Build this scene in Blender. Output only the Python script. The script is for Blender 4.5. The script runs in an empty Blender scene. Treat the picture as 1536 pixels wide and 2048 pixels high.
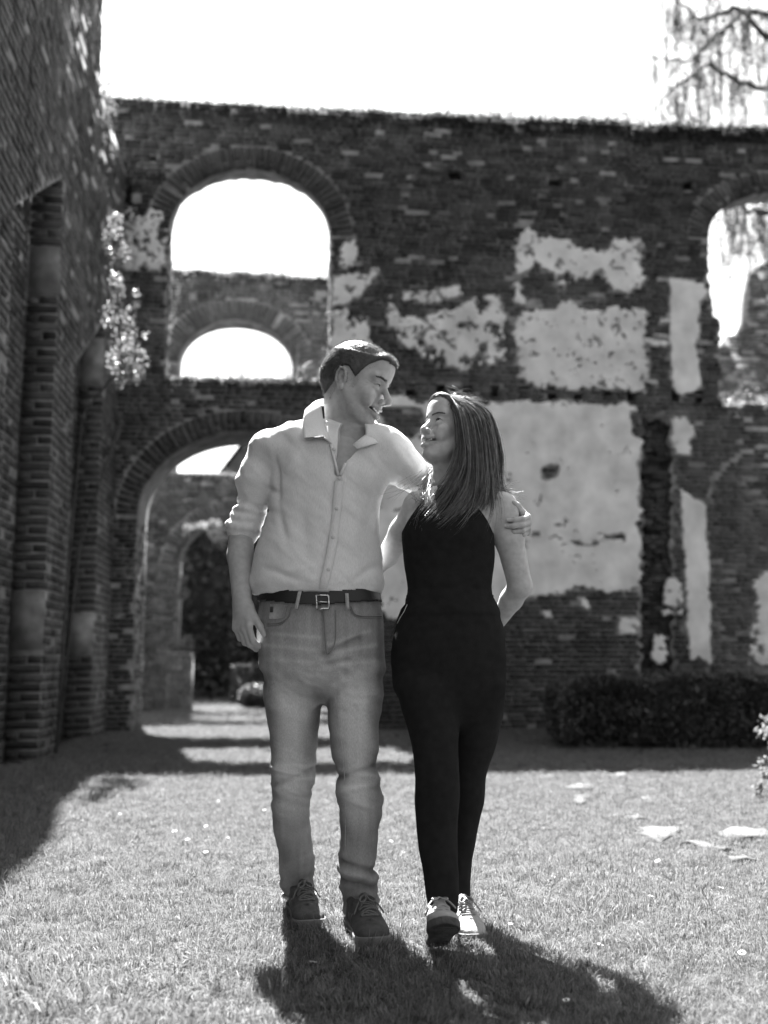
import bpy, bmesh, math, random
import numpy as np
from mathutils import Vector, Matrix
from mathutils.geometry import tessellate_polygon

# ------------------------------------------------------------------ camera, sky, sun, exposure
scene = bpy.context.scene
COL = scene.collection
R = math.radians
F = 2100.0; CX = 768.0; CY = 1024.0; HOR = 1320.0; CAMH = 0.80
PITCH = math.atan((HOR - CY) / F)
cam_d = bpy.data.cameras.new('camera')
cam = bpy.data.objects.new('camera', cam_d); COL.objects.link(cam)
cam.location = (0, 0, CAMH); cam.rotation_euler = (R(90) + PITCH, 0, 0)
cam_d.sensor_fit = 'VERTICAL'; cam_d.sensor_height = 36.0; cam_d.lens = F / 2048.0 * 36.0
cam_d.clip_end = 400.0
cam_d.dof.use_dof = True; cam_d.dof.focus_distance = 3.22; cam_d.dof.aperture_fstop = 1.9
scene.camera = cam

SUN_AZ = 15.5      # degrees left of straight ahead (the sun stands behind the ruin)
SUN_EL = 57.0
world = bpy.data.worlds.new('World'); scene.world = world; world.use_nodes = True
wn = world.node_tree; wn.nodes.clear()
wo = wn.nodes.new('ShaderNodeOutputWorld'); wb = wn.nodes.new('ShaderNodeBackground')
sk = wn.nodes.new('ShaderNodeTexSky'); sk.sky_type = 'NISHITA'; sk.sun_disc = False
sk.sun_elevation = R(SUN_EL); sk.sun_rotation = R(-SUN_AZ); sk.dust_density = 3.0; sk.air_density = 1.0
bw = wn.nodes.new('ShaderNodeRGBToBW')
wn.links.new(sk.outputs[0], bw.inputs[0]); wn.links.new(bw.outputs[0], wb.inputs[0])
wb.inputs[1].default_value = 0.05
wn.links.new(wb.outputs[0], wo.inputs[0])
sun_d = bpy.data.lights.new('sun', 'SUN'); sun_d.energy = 5.0; sun_d.angle = R(0.53); sun_d.color = (1, 1, 1)
sun = bpy.data.objects.new('sun', sun_d); COL.objects.link(sun)
sdir = Vector((-math.sin(R(SUN_AZ)) * math.cos(R(SUN_EL)), math.cos(R(SUN_AZ)) * math.cos(R(SUN_EL)), math.sin(R(SUN_EL))))
sun.rotation_euler = sdir.to_track_quat('Z', 'Y').to_euler(); sun.location = sdir * 60
scene.view_settings.view_transform = 'Standard'; scene.view_settings.look = 'None'
scene.view_settings.exposure = 3.0; scene.view_settings.gamma = 1.0
scene.view_settings.use_curve_mapping = False
scene.cycles.max_bounces = 6; scene.cycles.diffuse_bounces = 3; scene.cycles.transparent_max_bounces = 6
scene.cycles.caustics_reflective = False; scene.cycles.caustics_refractive = False

rng = np.random.default_rng(7); random.seed(7)
cp, sp = math.cos(PITCH), math.sin(PITCH)
def ray(px, py):
    u = (px - CX) / F; v = (CY - py) / F
    return np.array([u, cp - sp * v, sp + cp * v])
def at(px, py, Y):
    d = ray(px, py); k = Y / d[1]
    return np.array([d[0] * k, Y, CAMH + d[2] * k])
def gnd(px, py):
    d = ray(px, py); k = -CAMH / d[2]
    return np.array([d[0] * k, d[1] * k, 0.0])

# ------------------------------------------------------------------ helpers
def tag(o, label=None, cat=None, group=None, kind=None):
    if label: o['label'] = label
    if cat: o['category'] = cat
    if group: o['group'] = group
    if kind: o['kind'] = kind
    return o
def link(name, me, mat=None, parent=None):
    o = bpy.data.objects.new(name, me); COL.objects.link(o)
    if mat is not None and me is not None and not me.materials: me.materials.append(mat)
    if parent is not None: o.parent = parent
    return o
def empty(name, loc=(0, 0, 0), rz=0.0):
    o = bpy.data.objects.new(name, None); COL.objects.link(o)
    o.location = loc; o.rotation_euler = (0, 0, rz); o.empty_display_size = 0.1
    return o
def mesh(name, V, Fc, smooth=False, attrs=None):
    """fast mesh from vertex array and face list (list of index arrays of equal or mixed size)"""
    me = bpy.data.meshes.new(name)
    V = np.asarray(V, dtype=np.float32).reshape(-1, 3)
    if isinstance(Fc, np.ndarray):
        nf, k = Fc.shape
        idx = Fc.astype(np.int32).ravel(); starts = np.arange(nf, dtype=np.int32) * k
        tot = np.full(nf, k, dtype=np.int32)
    else:
        tot = np.array([len(f) for f in Fc], dtype=np.int32)
        idx = np.array([i for f in Fc for i in f], dtype=np.int32)
        starts = np.concatenate([[0], np.cumsum(tot)[:-1]]).astype(np.int32) if len(tot) else np.zeros(0, np.int32)
        nf = len(tot)
    me.vertices.add(len(V)); me.vertices.foreach_set('co', V.ravel())
    me.loops.add(len(idx)); me.loops.foreach_set('vertex_index', idx)
    me.polygons.add(nf); me.polygons.foreach_set('loop_start', starts)
    try: me.polygons.foreach_set('loop_total', tot)
    except Exception: pass
    me.update(calc_edges=True)
    if smooth: me.polygons.foreach_set('use_smooth', np.ones(nf, dtype=bool))
    if attrs:
        for k2, a in attrs.items():
            at_ = me.attributes.new(k2, 'FLOAT', 'POINT'); at_.data.foreach_set('value', np.asarray(a, np.float32))
    me.validate()
    return me
class MB:
    """mesh collector"""
    def __init__(s): s.V = []; s.F = []; s.A = []; s.n = 0
    def add(s, V, Fc, a=0.5):
        V = np.asarray(V, float).reshape(-1, 3)
        s.V.append(V); s.F += [[i + s.n for i in f] for f in Fc]; s.A.append(np.full(len(V), a)); s.n += len(V)
    def box(s, c, e, M=None, a=0.5):
        V = np.array([[x, y, z] for x in (-1, 1) for y in (-1, 1) for z in (-1, 1)], float) * np.asarray(e) / 2
        if M is not None: V = V @ np.asarray(M, float).T
        s.add(V + np.asarray(c), [(0, 1, 3, 2), (4, 6, 7, 5), (0, 4, 5, 1), (2, 3, 7, 6), (0, 2, 6, 4), (1, 5, 7, 3)], a)
    def tube(s, P, r, n=8, a=0.5, cap=True):
        P = np.asarray(P, float); r = np.broadcast_to(np.asarray(r, float), (len(P),))
        T = np.gradient(P, axis=0); T /= np.linalg.norm(T, axis=1, keepdims=True) + 1e-12
        ref = np.array([0, 0, 1.0]) if abs(T[0][2]) < 0.9 else np.array([1.0, 0, 0])
        V = []; N = np.cross(T[0], ref)
        for i in range(len(P)):
            N = N - T[i] * np.dot(N, T[i]); N /= np.linalg.norm(N) + 1e-12
            B = np.cross(T[i], N)
            for k in range(n):
                t = 2 * math.pi * k / n
                V.append(P[i] + r[i] * (math.cos(t) * N + math.sin(t) * B))
        Fc = []
        for i in range(len(P) - 1):
            for k in range(n):
                k2 = (k + 1) % n
                Fc.append((i * n + k, i * n + k2, (i + 1) * n + k2, (i + 1) * n + k))
        if cap: Fc.append(tuple(range(n))[::-1]); Fc.append(tuple((len(P) - 1) * n + k for k in range(n)))
        s.add(V, Fc, a)
    def build(s, name, mat, parent=None, smooth=False):
        me = mesh(name, np.concatenate(s.V), s.F, smooth, {'tone': np.concatenate(s.A)})
        return link(name, me, mat, parent)
def hash3(ix, iy, iz, seed):
    h = (ix.astype(np.int64) * 374761393 + iy.astype(np.int64) * 668265263 + iz.astype(np.int64) * 2147483647 + seed * 974634777) & 0x7fffffff
    h = ((h ^ (h >> 13)) * 1274126177) & 0x7fffffff
    h = ((h ^ (h >> 16)) * 374761393) & 0x7fffffff
    return ((h ^ (h >> 15)) & 0xffff) / 65535.0
def vnoise(x, y, z=0.0, seed=0):
    x, y, z = np.broadcast_arrays(np.asarray(x, float), np.asarray(y, float), np.asarray(z, float))
    ix, iy, iz = np.floor(x).astype(np.int64), np.floor(y).astype(np.int64), np.floor(z).astype(np.int64)
    fx, fy, fz = x - ix, y - iy, z - iz
    fx = fx * fx * (3 - 2 * fx); fy = fy * fy * (3 - 2 * fy); fz = fz * fz * (3 - 2 * fz)
    r = 0
    for dx in (0, 1):
        for dy in (0, 1):
            for dz in (0, 1):
                w = (fx if dx else 1 - fx) * (fy if dy else 1 - fy) * (fz if dz else 1 - fz)
                r = r + w * hash3(ix + dx, iy + dy, iz + dz, seed)
    return r
def fbm(x, y, z=0.0, seed=0, oct=3):
    r = 0; a = 0.5; t = 0
    for o in range(oct):
        r = r + a * vnoise(np.asarray(x) * 2 ** o, np.asarray(y) * 2 ** o, np.asarray(z) * 2 ** o, seed + o); t += a; a *= 0.5
    return r / t
def inpoly(x, y, poly):
    x = np.asarray(x, float); y = np.asarray(y, float); ins = np.zeros(np.broadcast(x, y).shape, bool)
    P = np.asarray(poly, float); n = len(P); j = n - 1
    for i in range(n):
        c = ((P[i, 1] > y) != (P[j, 1] > y)) & (x < (P[j, 0] - P[i, 0]) * (y - P[i, 1]) / (P[j, 1] - P[i, 1] + 1e-12) + P[i, 0])
        ins ^= c; j = i
    return ins

# ------------------------------------------------------------------ materials (all greys: the photograph is black and white)
MATS = {}
def mat(name, lo, hi=None, scale=8.0, rough=0.85, bump=0.0, bscale=40.0, attr=None, spec=0.3, transl=0.0, detail=4.0, obj_rand=0.0, stretch=None, metal=0.0, coord='Object', sheen=0.0):
    if name in MATS: return MATS[name]
    m = bpy.data.materials.new(name); m.use_nodes = True; nt = m.node_tree; N = nt.nodes; L = nt.links
    b = N['Principled BSDF']; b.inputs['Roughness'].default_value = rough
    b.inputs['Specular IOR Level'].default_value = spec; b.inputs['Metallic'].default_value = metal
    if sheen: b.inputs['Sheen Weight'].default_value = sheen
    hi = lo if hi is None else hi
    tc = N.new('ShaderNodeTexCoord'); src = tc.outputs[coord]
    if stretch:
        mp = N.new('ShaderNodeMapping'); mp.inputs['Scale'].default_value = stretch; L.new(src, mp.inputs[0]); src = mp.outputs[0]
    nz = N.new('ShaderNodeTexNoise'); nz.inputs['Scale'].default_value = scale; nz.inputs['Detail'].default_value = detail; L.new(src, nz.inputs['Vector'])
    mr = N.new('ShaderNodeMapRange'); mr.inputs[1].default_value = 0.3; mr.inputs[2].default_value = 0.7
    mr.inputs[3].default_value = lo; mr.inputs[4].default_value = hi; L.new(nz.outputs['Fac'], mr.inputs[0])
    val = mr.outputs[0]
    if attr:                                   # per-piece tone, 0.5 is neutral
        an = N.new('ShaderNodeAttribute'); an.attribute_name = attr
        mu = N.new('ShaderNodeMath'); mu.operation = 'MULTIPLY'; mu.inputs[1].default_value = 2.0; L.new(an.outputs['Fac'], mu.inputs[0])
        m2 = N.new('ShaderNodeMath'); m2.operation = 'MULTIPLY'; L.new(val, m2.inputs[0]); L.new(mu.outputs[0], m2.inputs[1]); val = m2.outputs[0]
    if obj_rand:
        oi = N.new('ShaderNodeObjectInfo'); r2 = N.new('ShaderNodeMapRange'); r2.inputs[3].default_value = 1 - obj_rand; r2.inputs[4].default_value = 1 + obj_rand
        L.new(oi.outputs['Random'], r2.inputs[0]); m3 = N.new('ShaderNodeMath'); m3.operation = 'MULTIPLY'
        L.new(val, m3.inputs[0]); L.new(r2.outputs[0], m3.inputs[1]); val = m3.outputs[0]
    cc = N.new('ShaderNodeCombineColor')
    for i in range(3): L.new(val, cc.inputs[i])
    L.new(cc.outputs[0], b.inputs['Base Color'])
    if bump:
        nb = N.new('ShaderNodeTexNoise'); nb.inputs['Scale'].default_value = bscale; nb.inputs['Detail'].default_value = 5.0; L.new(src, nb.inputs['Vector'])
        bp = N.new('ShaderNodeBump'); bp.inputs['Strength'].default_value = bump; bp.inputs['Distance'].default_value = 0.01
        L.new(nb.outputs['Fac'], bp.inputs['Height']); L.new(bp.outputs[0], b.inputs['Normal'])
    if transl:
        tr = N.new('ShaderNodeBsdfTranslucent'); L.new(cc.outputs[0], tr.inputs['Color'])
        mx = N.new('ShaderNodeMixShader'); mx.inputs[0].default_value = transl
        L.new(b.outputs[0], mx.inputs[1]); L.new(tr.outputs[0], mx.inputs[2]); L.new(mx.outputs[0], N['Material Output'].inputs[0])
    MATS[name] = m
    return m
M_brick = mat("brick", 0.042, 0.11, scale=5.0, attr='tone', bump=0.5, bscale=45)
M_brickR = mat('brick_rear', 0.06, 0.14, scale=5.0, attr='tone', bump=0.5, bscale=45)
M_mortar = mat("mortar", 0.13, 0.36, scale=6.0, bump=0.6, bscale=60)
M_mortarL = mat("mortar_pale", 0.20, 0.44, scale=7.0, bump=0.7, bscale=60)
M_plaster = mat('plaster', 0.54, 0.86, scale=3.4, detail=8.0, bump=0.25, bscale=30)
M_stone = mat('stone_block', 0.12, 0.26, scale=9.0, attr='tone', bump=0.6, bscale=70)
M_soil = mat("soil", 0.012, 0.03, scale=30.0, bump=0.8, bscale=90)
M_grass = mat('grass', 0.115, 0.20, scale=1.2, attr='tone', transl=0.42, rough=0.6, coord='Generated')
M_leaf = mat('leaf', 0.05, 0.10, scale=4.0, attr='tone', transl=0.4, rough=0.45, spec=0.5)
M_leafL = mat('leaf_sunlit', 0.13, 0.24, scale=4.0, attr='tone', transl=0.5, rough=0.4, spec=0.5)  # leaf copy for plants in the sun, sunlight put into its paler colour
M_moss = mat('moss', 0.02, 0.05, scale=6.0, attr='tone', transl=0.25)
M_bark = mat('bark', 0.04, 0.1, scale=12.0, bump=0.8, bscale=40)
M_flag = mat('paving', 0.05, 0.085, scale=5.0, bump=0.4, bscale=40)
M_petal = mat('petal', 0.75, 0.8, transl=0.3)
# ------------------------------------------------------------------ the ruin: frames, bricks, plaster
TH = R(5.8)
ES = np.array([math.cos(TH), math.sin(TH), 0.0])      # along the back wall, to the right
ED = np.array([-math.sin(TH), math.cos(TH), 0.0])     # deeper into the ruin
UP = np.array([0, 0, 1.0])
class Frame:
    def __init__(s, O, es, n): s.O = np.asarray(O, float); s.es = es; s.n = n
    def w(s, a, t, d=0.0):
        a = np.asarray(a, float)[..., None]; t = np.asarray(t, float)[..., None]; d = np.asarray(d, float)[..., None]
        return s.O + a * s.es + t * UP + d * s.n
    def uv(s, px, py):
        dr = ray(px, py); c = np.array([0, 0, CAMH]); k = np.dot(s.O - c, s.n) / np.dot(dr, s.n)
        q = c + k * dr - s.O
        return np.array([np.dot(q, s.es), q[2]])
    def poly(s, pts): return np.array([s.uv(*p) for p in pts])
CUBE = np.array([[x, y, z] for x in (-.5, .5) for y in (-.5, .5) for z in (-.5, .5)])
CF = np.array([(0, 1, 3, 2), (4, 6, 7, 5), (0, 4, 5, 1), (2, 3, 7, 6), (0, 2, 6, 4), (1, 5, 7, 3)])
VARS = []
for i in range(14):
    V = CUBE + rng.uniform(-0.035, 0.035, CUBE.shape) * np.array([0.5, 0.6, 1.0])
    me = mesh('brick', V, CF, attrs={'tone': np.full(8, 0.22 + 0.56 * (i / 13.0))}); VARS.append(me)
def place_bricks(parent, frame, items, matl, depth, keep=300, name='brick'):
    """items: rows (s, t, half? rot, length, height, proud, tone).  The `keep` nearest become parts, the rest one joined part."""
    if len(items) == 0: return
    A = np.array(items, float)
    W = frame.w(A[:, 0], A[:, 1], A[:, 5] - depth / 2)
    dist = np.linalg.norm(W - np.array([0, 0, CAMH]), axis=1) - A[:, 7] * 100
    order = np.argsort(dist); own = order[:keep]; rest = order[keep:]
    for i in own:
        s_, t_, rot, ln, ht, pr, tone = A[i, :7]
        me = VARS[int(np.clip((tone - 0.22) / 0.56 * 13, 0, 13))]
        if not me.materials: me.materials.append(M_brick)
        o = bpy.data.objects.new(name, me); COL.objects.link(o); o.parent = parent
        ex = math.cos(rot) * frame.es + math.sin(rot) * UP; ez = -math.sin(rot) * frame.es + math.cos(rot) * UP
        M = Matrix(np.column_stack([ex * ln, frame.n * depth, ez * ht]).tolist()).to_4x4(); M.translation = Vector(W[i])
        o.matrix_parent_inverse = Matrix.Identity(4)
        o.matrix_basis = parent.matrix_basis.inverted() @ M
        if matl is not M_brick:
            o.material_slots[0].link = 'OBJECT'; o.material_slots[0].material = matl
    if len(rest):
        B = A[rest]; n = len(B)
        C = CUBE[None] + rng.uniform(-0.035, 0.035, (n, 8, 3)) * np.array([0.5, 0.6, 1.0])
        lx = C[:, :, 0] * B[:, 3:4]; ly = C[:, :, 1] * depth; lz = C[:, :, 2] * B[:, 4:5]
        c, s_ = np.cos(B[:, 2:3]), np.sin(B[:, 2:3])
        P = frame.w(B[:, 0:1] + lx * c - lz * s_, B[:, 1:2] + lx * s_ + lz * c, B[:, 5:6] - depth / 2 + ly)
        Fc = (CF[None] + (np.arange(n) * 8)[:, None, None]).reshape(-1, 4)
        me = mesh('brick_mass', P.reshape(-1, 3), Fc, attrs={'tone': np.repeat(B[:, 6], 8)})
        o = link('brickwork', me, matl, parent); o['kind'] = 'stuff'
        o.matrix_parent_inverse = Matrix.Identity(4); o.matrix_basis = parent.matrix_basis.inverted()
def wmat(o):
    return (wmat(o.parent) if o.parent else Matrix.Identity(4)) @ o.matrix_basis
def child_at_world(o, parent):
    M = o.matrix_basis.copy(); o.parent = parent; o.matrix_parent_inverse = Matrix.Identity(4)
    o.matrix_basis = wmat(parent).inverted() @ M
def courses(s0, s1, t0, t1, course, lens, joint, inside, tonefn, missing=0.012, rough=0.006):
    """lay running bond of uneven bricks; inside(s,t) says where wall is; bricks are cut at the edges"""
    A = []; k = 0; t = t0 + course / 2; m = int((s1 - s0) / min(lens)) + 4
    while t < t1:
        pat = (np.arange(m) + k + np.cumsum(rng.random(m) < 0.15)) % 2
        ln = np.where(pat == 0, lens[0], lens[1]) * rng.uniform(0.93, 1.06, m)
        st = s0 - rng.uniform(0, lens[1]) + np.concatenate([[0], np.cumsum(ln)[:-1]])
        q = st < s1
        A.append(np.column_stack([st[q] + joint / 2, st[q] + ln[q] - joint / 2, np.full(q.sum(), t)])); t += course; k += 1
    A = np.concatenate(A); n = len(A)
    fr = np.linspace(0, 1, 7); XS = A[:, :1] + (A[:, 1:2] - A[:, :1]) * fr; T = np.repeat(A[:, 2:3], 7, 1)
    ok = inside(XS, T) & inside(XS, T + course * .4) & inside(XS, T - course * .4)
    anyk = ok.any(1); i0 = ok.argmax(1); i1 = 6 - ok[:, ::-1].argmax(1); r = np.arange(n)
    a = XS[r, i0]; b = XS[r, i1]
    keep = anyk & (b - a > 0.035) & (rng.random(n) > missing)
    a, b, tt = a[keep], b[keep], A[keep, 2]; n = len(a)
    sc = (a + b) / 2; tc = tt + rng.normal(0, course * .02, n)
    tone = np.clip(tonefn(sc, tc) + rng.normal(0, .11, n), .15, .74)
    out = np.column_stack([sc, tc, rng.normal(0, .008, n), b - a, course - joint * rng.uniform(.8, 1.3, n), rng.normal(0, rough, n), tone, np.zeros(n)])
    return [tuple(x) for x in out]
def arch_ring(cs, ct, a, b, n, ang0, ang1, ring, joint, tone, rough=0.006, ext=0.0):
    """voussoir bricks standing on an elliptical arch: rows (s,t,rot,len,height...)"""
    out = []
    for i in range(n):
        th = ang0 + (ang1 - ang0) * (i + 0.5) / n
        nx, ny = math.cos(th) / a, math.sin(th) / b; q = math.hypot(nx, ny); nx /= q; ny /= q
        bx, by = cs + a * math.cos(th), ct + b * math.sin(th)
        wdt = math.hypot(a * math.sin(th), b * math.cos(th)) * abs(ang1 - ang0) / n * (1 + .5 * ring / max(a, b)) - joint
        rr = [ring] if i % 2 else [ring * 0.36, ring * 0.64]
        p = 0.004
        for l in rr:
            out.append((bx + nx * (p + l / 2), by + ny * (p + l / 2), math.atan2(ny, nx), l - joint, max(wdt, 0.03), rng.normal(0.004, rough), float(np.clip(tone + rng.normal(0, 0.09), 0.15, 0.9)), ext)); p += l
    return out
def ellipse_pts(cs, ct, a, b, a0, a1, n, p=2.0):
    th = np.linspace(a0, a1, n)
    return np.column_stack([cs + a * np.sign(np.cos(th)) * np.abs(np.cos(th)) ** (2 / p), ct + b * np.abs(np.sin(th)) ** (2 / p)])
def wall_core(name, frame, outline, holes, d0, d1, matl, parent):
    """prism with holes between depths d0 (front) and d1 (back)"""
    loops = [np.asarray(outline)] + [np.asarray(h) for h in holes]
    tri = tessellate_polygon([[Vector((p[0], p[1], 0)) for p in l] for l in loops])
    flat = np.concatenate(loops); n = len(flat)
    V = np.concatenate([frame.w(flat[:, 0], flat[:, 1], d0), frame.w(flat[:, 0], flat[:, 1], d1)])
    Fc = [tuple(t) for t in tri] + [tuple(i + n for i in t[::-1]) for t in tri]
    st = 0
    for l in loops:
        m = len(l)
        for i in range(m):
            j = (i + 1) % m; Fc.append((st + i, st + j, n + st + j, n + st + i))
        st += m
    me = mesh(name, V, Fc)
    bm = bmesh.new(); bm.from_mesh(me); bmesh.ops.recalc_face_normals(bm, faces=bm.faces); bm.to_mesh(me); bm.free()
    o = link(name, me, matl); child_at_world(o, parent); return o
def plaster(parent, frame, poly, hole=0.0, seed=0, cell=0.017, jit=0.05, thick=0.016, lift=0.004, hs=7.0, edge=1.0, exclude=None):
    P = np.asarray(poly); lo = P.min(0) - 0.08; hi = P.max(0) + 0.08
    ns = int((hi[0] - lo[0]) / cell) + 1; nt = int((hi[1] - lo[1]) / cell) + 1
    S, T = np.meshgrid(lo[0] + (np.arange(ns) + .5) * cell, lo[1] + (np.arange(nt) + .5) * cell, indexing='ij')
    js = ((fbm(S * 5, T * 5, seed, seed, 4) - .5) * 3.2 + (fbm(S * 26, T * 26, seed, seed, 2) - .5) * 1.8) * jit * edge; jt = ((fbm(S * 5, T * 5, seed + 9.3, seed + 5, 4) - .5) * 3.2 + (fbm(S * 26, T * 26, seed, seed + 7, 2) - .5) * 1.8) * jit * edge
    m = inpoly(S + js, T + jt, P)
    if hole > 0: m &= .65 * fbm(S * hs, T * hs * 1.1, seed * 3.1, seed + 17, 4) + .35 * fbm(S * 24, T * 24, seed, seed + 23, 2) > hole
    if exclude is not None: m &= ~exclude(S, T)
    # vertices
    vid = -np.ones((ns + 1, nt + 1), int); need = np.zeros((ns + 1, nt + 1), bool)
    need[:-1, :-1] |= m; need[1:, :-1] |= m; need[:-1, 1:] |= m; need[1:, 1:] |= m
    vid[need] = np.arange(need.sum()); I, J = np.where(need); nv = len(I)
    a = lo[0] + I * cell + rng.uniform(-.3, .3, nv) * cell; t = lo[1] + J * cell + rng.uniform(-.3, .3, nv) * cell
    und = (fbm(a * 3, t * 3, 1.0, seed + 3) - .5) * 0.012
    V = np.concatenate([frame.w(a, t, lift + thick + und), frame.w(a, t, lift - 0.03)])
    i, j = np.where(m)
    q = np.column_stack([vid[i, j], vid[i + 1, j], vid[i + 1, j + 1], vid[i, j + 1]])
    Fs = [q]
    mp = np.pad(m, 1)
    for di, dj, e0, e1 in ((-1, 0, (0, 1), (0, 0)), (1, 0, (1, 0), (1, 1)), (0, -1, (0, 0), (1, 0)), (0, 1, (1, 1), (0, 1))):
        ii, jj = np.where(m & ~mp[1 + di:1 + di + ns, 1 + dj:1 + dj + nt])
        v0 = vid[ii + e0[0], jj + e0[1]]; v1 = vid[ii + e1[0], jj + e1[1]]
        Fs.append(np.column_stack([v1, v0, v0 + nv, v1 + nv]))
    me = mesh('plaster_patch', V, np.concatenate(Fs))
    o = link('plaster_patch', me, M_plaster); child_at_world(o, parent)
    return (lo, cell, m)
def covered(masks):
    def f(s, t):
        r = np.zeros(np.shape(s), bool)
        for lo, cell, m in masks:
            i = ((s - lo[0]) / cell).astype(int); j = ((t - lo[1]) / cell).astype(int)
            ok = (i >= 0) & (j >= 0) & (i < m.shape[0]) & (j < m.shape[1])
            r |= ok & m[np.clip(i, 0, m.shape[0] - 1), np.clip(j, 0, m.shape[1] - 1)]
        return r
    return f

# ---- ground
g = gnd(302, 1462)
me = mesh('ground', [(-120, -20, -0.012), (120, -20, -0.012), (120, 200, -0.012), (-120, 200, -0.012)], [(0, 1, 2, 3)])
ground = link('ground', me, M_soil); ground['kind'] = 'structure'

# ---- back wall with two big openings, a doorway and plaster remains
BW = Frame(g - ES * 0.0, ES, -ED)
back = empty('brick_ruin', tuple(BW.w(2.5, 0.0, -0.4)))
tag(back, 'tall ruined brick wall with arched openings and plaster remains behind the couple', 'wall')
u = BW.uv
def ragged(P, amp, seed, step=.058, closed=True):
    """chew the outline of an opening the way broken bricks do"""
    out = []; n = len(P); g_ = np.random.default_rng(seed)
    for i in range(n if closed else n - 1):
        a, b = np.asarray(P[i]), np.asarray(P[(i + 1) % n]); L = np.linalg.norm(b - a); k = max(1, int(L / step))
        nrm = np.array([-(b - a)[1], (b - a)[0]]) / (L + 1e-9)
        for j in range(k): out.append(a + (b - a) * j / k + nrm * g_.normal(0, amp))
    return np.array(out)
sL = u(190, 1465)[0] - 0.6; sR = u(1536, 1450)[0] + 3.2
tl = u(235, 196)[1]; trr = u(1536, 262)[1]
top_s = np.linspace(sL, sR, 60)
top_t = np.interp(top_s, [sL, u(235, 196)[0], u(760, 224)[0], u(1536, 262)[0], sR], [tl, tl, u(760, 224)[1], trr, trr - 0.05]) + (fbm(top_s * 2.3, 0.3, 0, 3) - .5) * 0.10
o1l, o1r = u(335, 600)[0], u(660, 600)[0]; o1b = u(500, 757)[1]; o1sp = u(335, 452)[1]; o1ap = u(500, 335)[1]
op1 = np.concatenate([[(o1l, o1b)], [(o1r, o1b)], ellipse_pts((o1l + o1r) / 2, o1sp, (o1r - o1l) / 2, o1ap - o1sp, 0, math.pi, 26, 2.25)])
# the reveal of the wall's left edge is seen: shift handled by real thickness
o2l = u(1424, 600)[0]; o2r = o2l + (o1r - o1l); o2b = u(1440, 806)[1]; o2sp = u(1424, 470)[1]; o2ap = u(1560, 385)[1]
op1 = ragged(op1, .010, 5)
el2 = ellipse_pts((o2l + o2r) / 2, o2sp, (o2r - o2l) / 2, o2ap - o2sp, 0, math.pi, 26, 2.3)
op2 = np.concatenate([[(o2r, o2b)], el2, [(u(1418, 560)[0], u(1418, 560)[1]), u(1424, 590), u(1427, 628), u(1440, 640), u(1440, 668), (u(1440, 700)[0], o2b)]])
op2 = ragged(op2, .014, 6)
dl = u(263, 1440)[0]; dr = u(700, 1440)[0]; dsp = u(263, 1030)[1]; dap = u(480, 862)[1]
door = np.concatenate([[(dl, -0.3)], [(dr, -0.3)], ellipse_pts((dl + dr) / 2, dsp, (dr - dl) / 2, dap - dsp, 0, math.pi, 26, 2.1)])
outline = np.concatenate([[(sL, -0.3)], [(sR, -0.3)], np.column_stack([top_s, top_t])[::-1]])
doorF = door.copy(); doorF[0, 1] = doorF[1, 1] = -0.3
outline = np.concatenate([[(sL, -0.3), (dl, -0.3)], ellipse_pts((dl + dr) / 2, dsp, (dr - dl) / 2, dap - dsp, math.pi, 0, 26, 2.1), [(dr, -0.3), (sR, -0.3)], np.column_stack([top_s, top_t])[::-1]])
chase = ragged(BW.poly([(1284, 835), (1330, 842), (1342, 850), (1350, 1480), (1284, 1480)]), .022, 9)
holes_px = [(821, 779), (882, 781), (935, 782), (990, 783), (1048, 784), (1104, 786), (1156, 787), (1215, 789), (1264, 790), (1352, 792), (1398, 793), (1110, 365), (1375, 372), (910, 352), (268, 318), (306, 316), (250, 392)]
hole_b = []
for i, (hx, hy) in enumerate(holes_px):
    hw, hh = (10, 14) if i < 11 else ((14, 9) if i < 14 else (7, 6))
    if i == 16: hw, hh = 14, 16
    hole_b.append(BW.poly([(hx - hw, hy - hh), (hx + hw, hy - hh), (hx + hw, hy + hh), (hx - hw, hy + hh)]))
blind = np.concatenate([BW.poly([(1412, 1420)]), BW.poly([(1412, 1010), (1425, 965), (1450, 930), (1490, 902), (1540, 890), (1620, 900), (1660, 960), (1670, 1420)])])
wall_core('wall_core', BW, outline, [op1, op2] + hole_b + [chase[::-1] * 1.0], -0.010, -0.16, M_mortar, back)
wall_core('wall_core', BW, outline, [op1, op2] + hole_b, -0.162, -0.33, M_mortar, back)
wall_core('wall_core', BW, outline, [op1, op2], -0.332, -0.36, M_mortar, back)
# the lower storey is thicker than the upper one
low_out = np.concatenate([[(sL, -0.3), (dl, -0.3)], ellipse_pts((dl + dr) / 2, dsp, (dr - dl) / 2, dap - dsp, math.pi, 0, 26, 2.1), [(dr, -0.3), (sR, -0.3), (sR, o2b - 0.02), (o1l - .4, o1b - 0.02), (sL, o1b - 0.02)]])
wall_core('wall_core', BW, low_out, [], -0.362, -0.85, M_mortar, back)
PL = []
def pp(*pts): return BW.poly(pts)
PL.append(plaster(back, BW, pp((1033, 478), (1057, 458), (1084, 482), (1107, 484), (1136, 482), (1154, 500), (1180, 500), (1200, 506), (1224, 498), (1236, 476), (1262, 482), (1282, 478), (1283, 580), (1258, 586), (1228, 582), (1214, 570), (1200, 536), (1176, 552), (1150, 552), (1124, 570), (1106, 542), (1070, 530), (1040, 552)), 0.43, 3, hs=7))
PL.append(plaster(back, BW, pp((1028, 640), (1036, 628), (1112, 622), (1130, 605), (1180, 620), (1288, 618), (1289, 782), (1170, 774), (1150, 780), (1086, 778), (1040, 752), (1030, 700)), 0.375, 5, hs=10))
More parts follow.
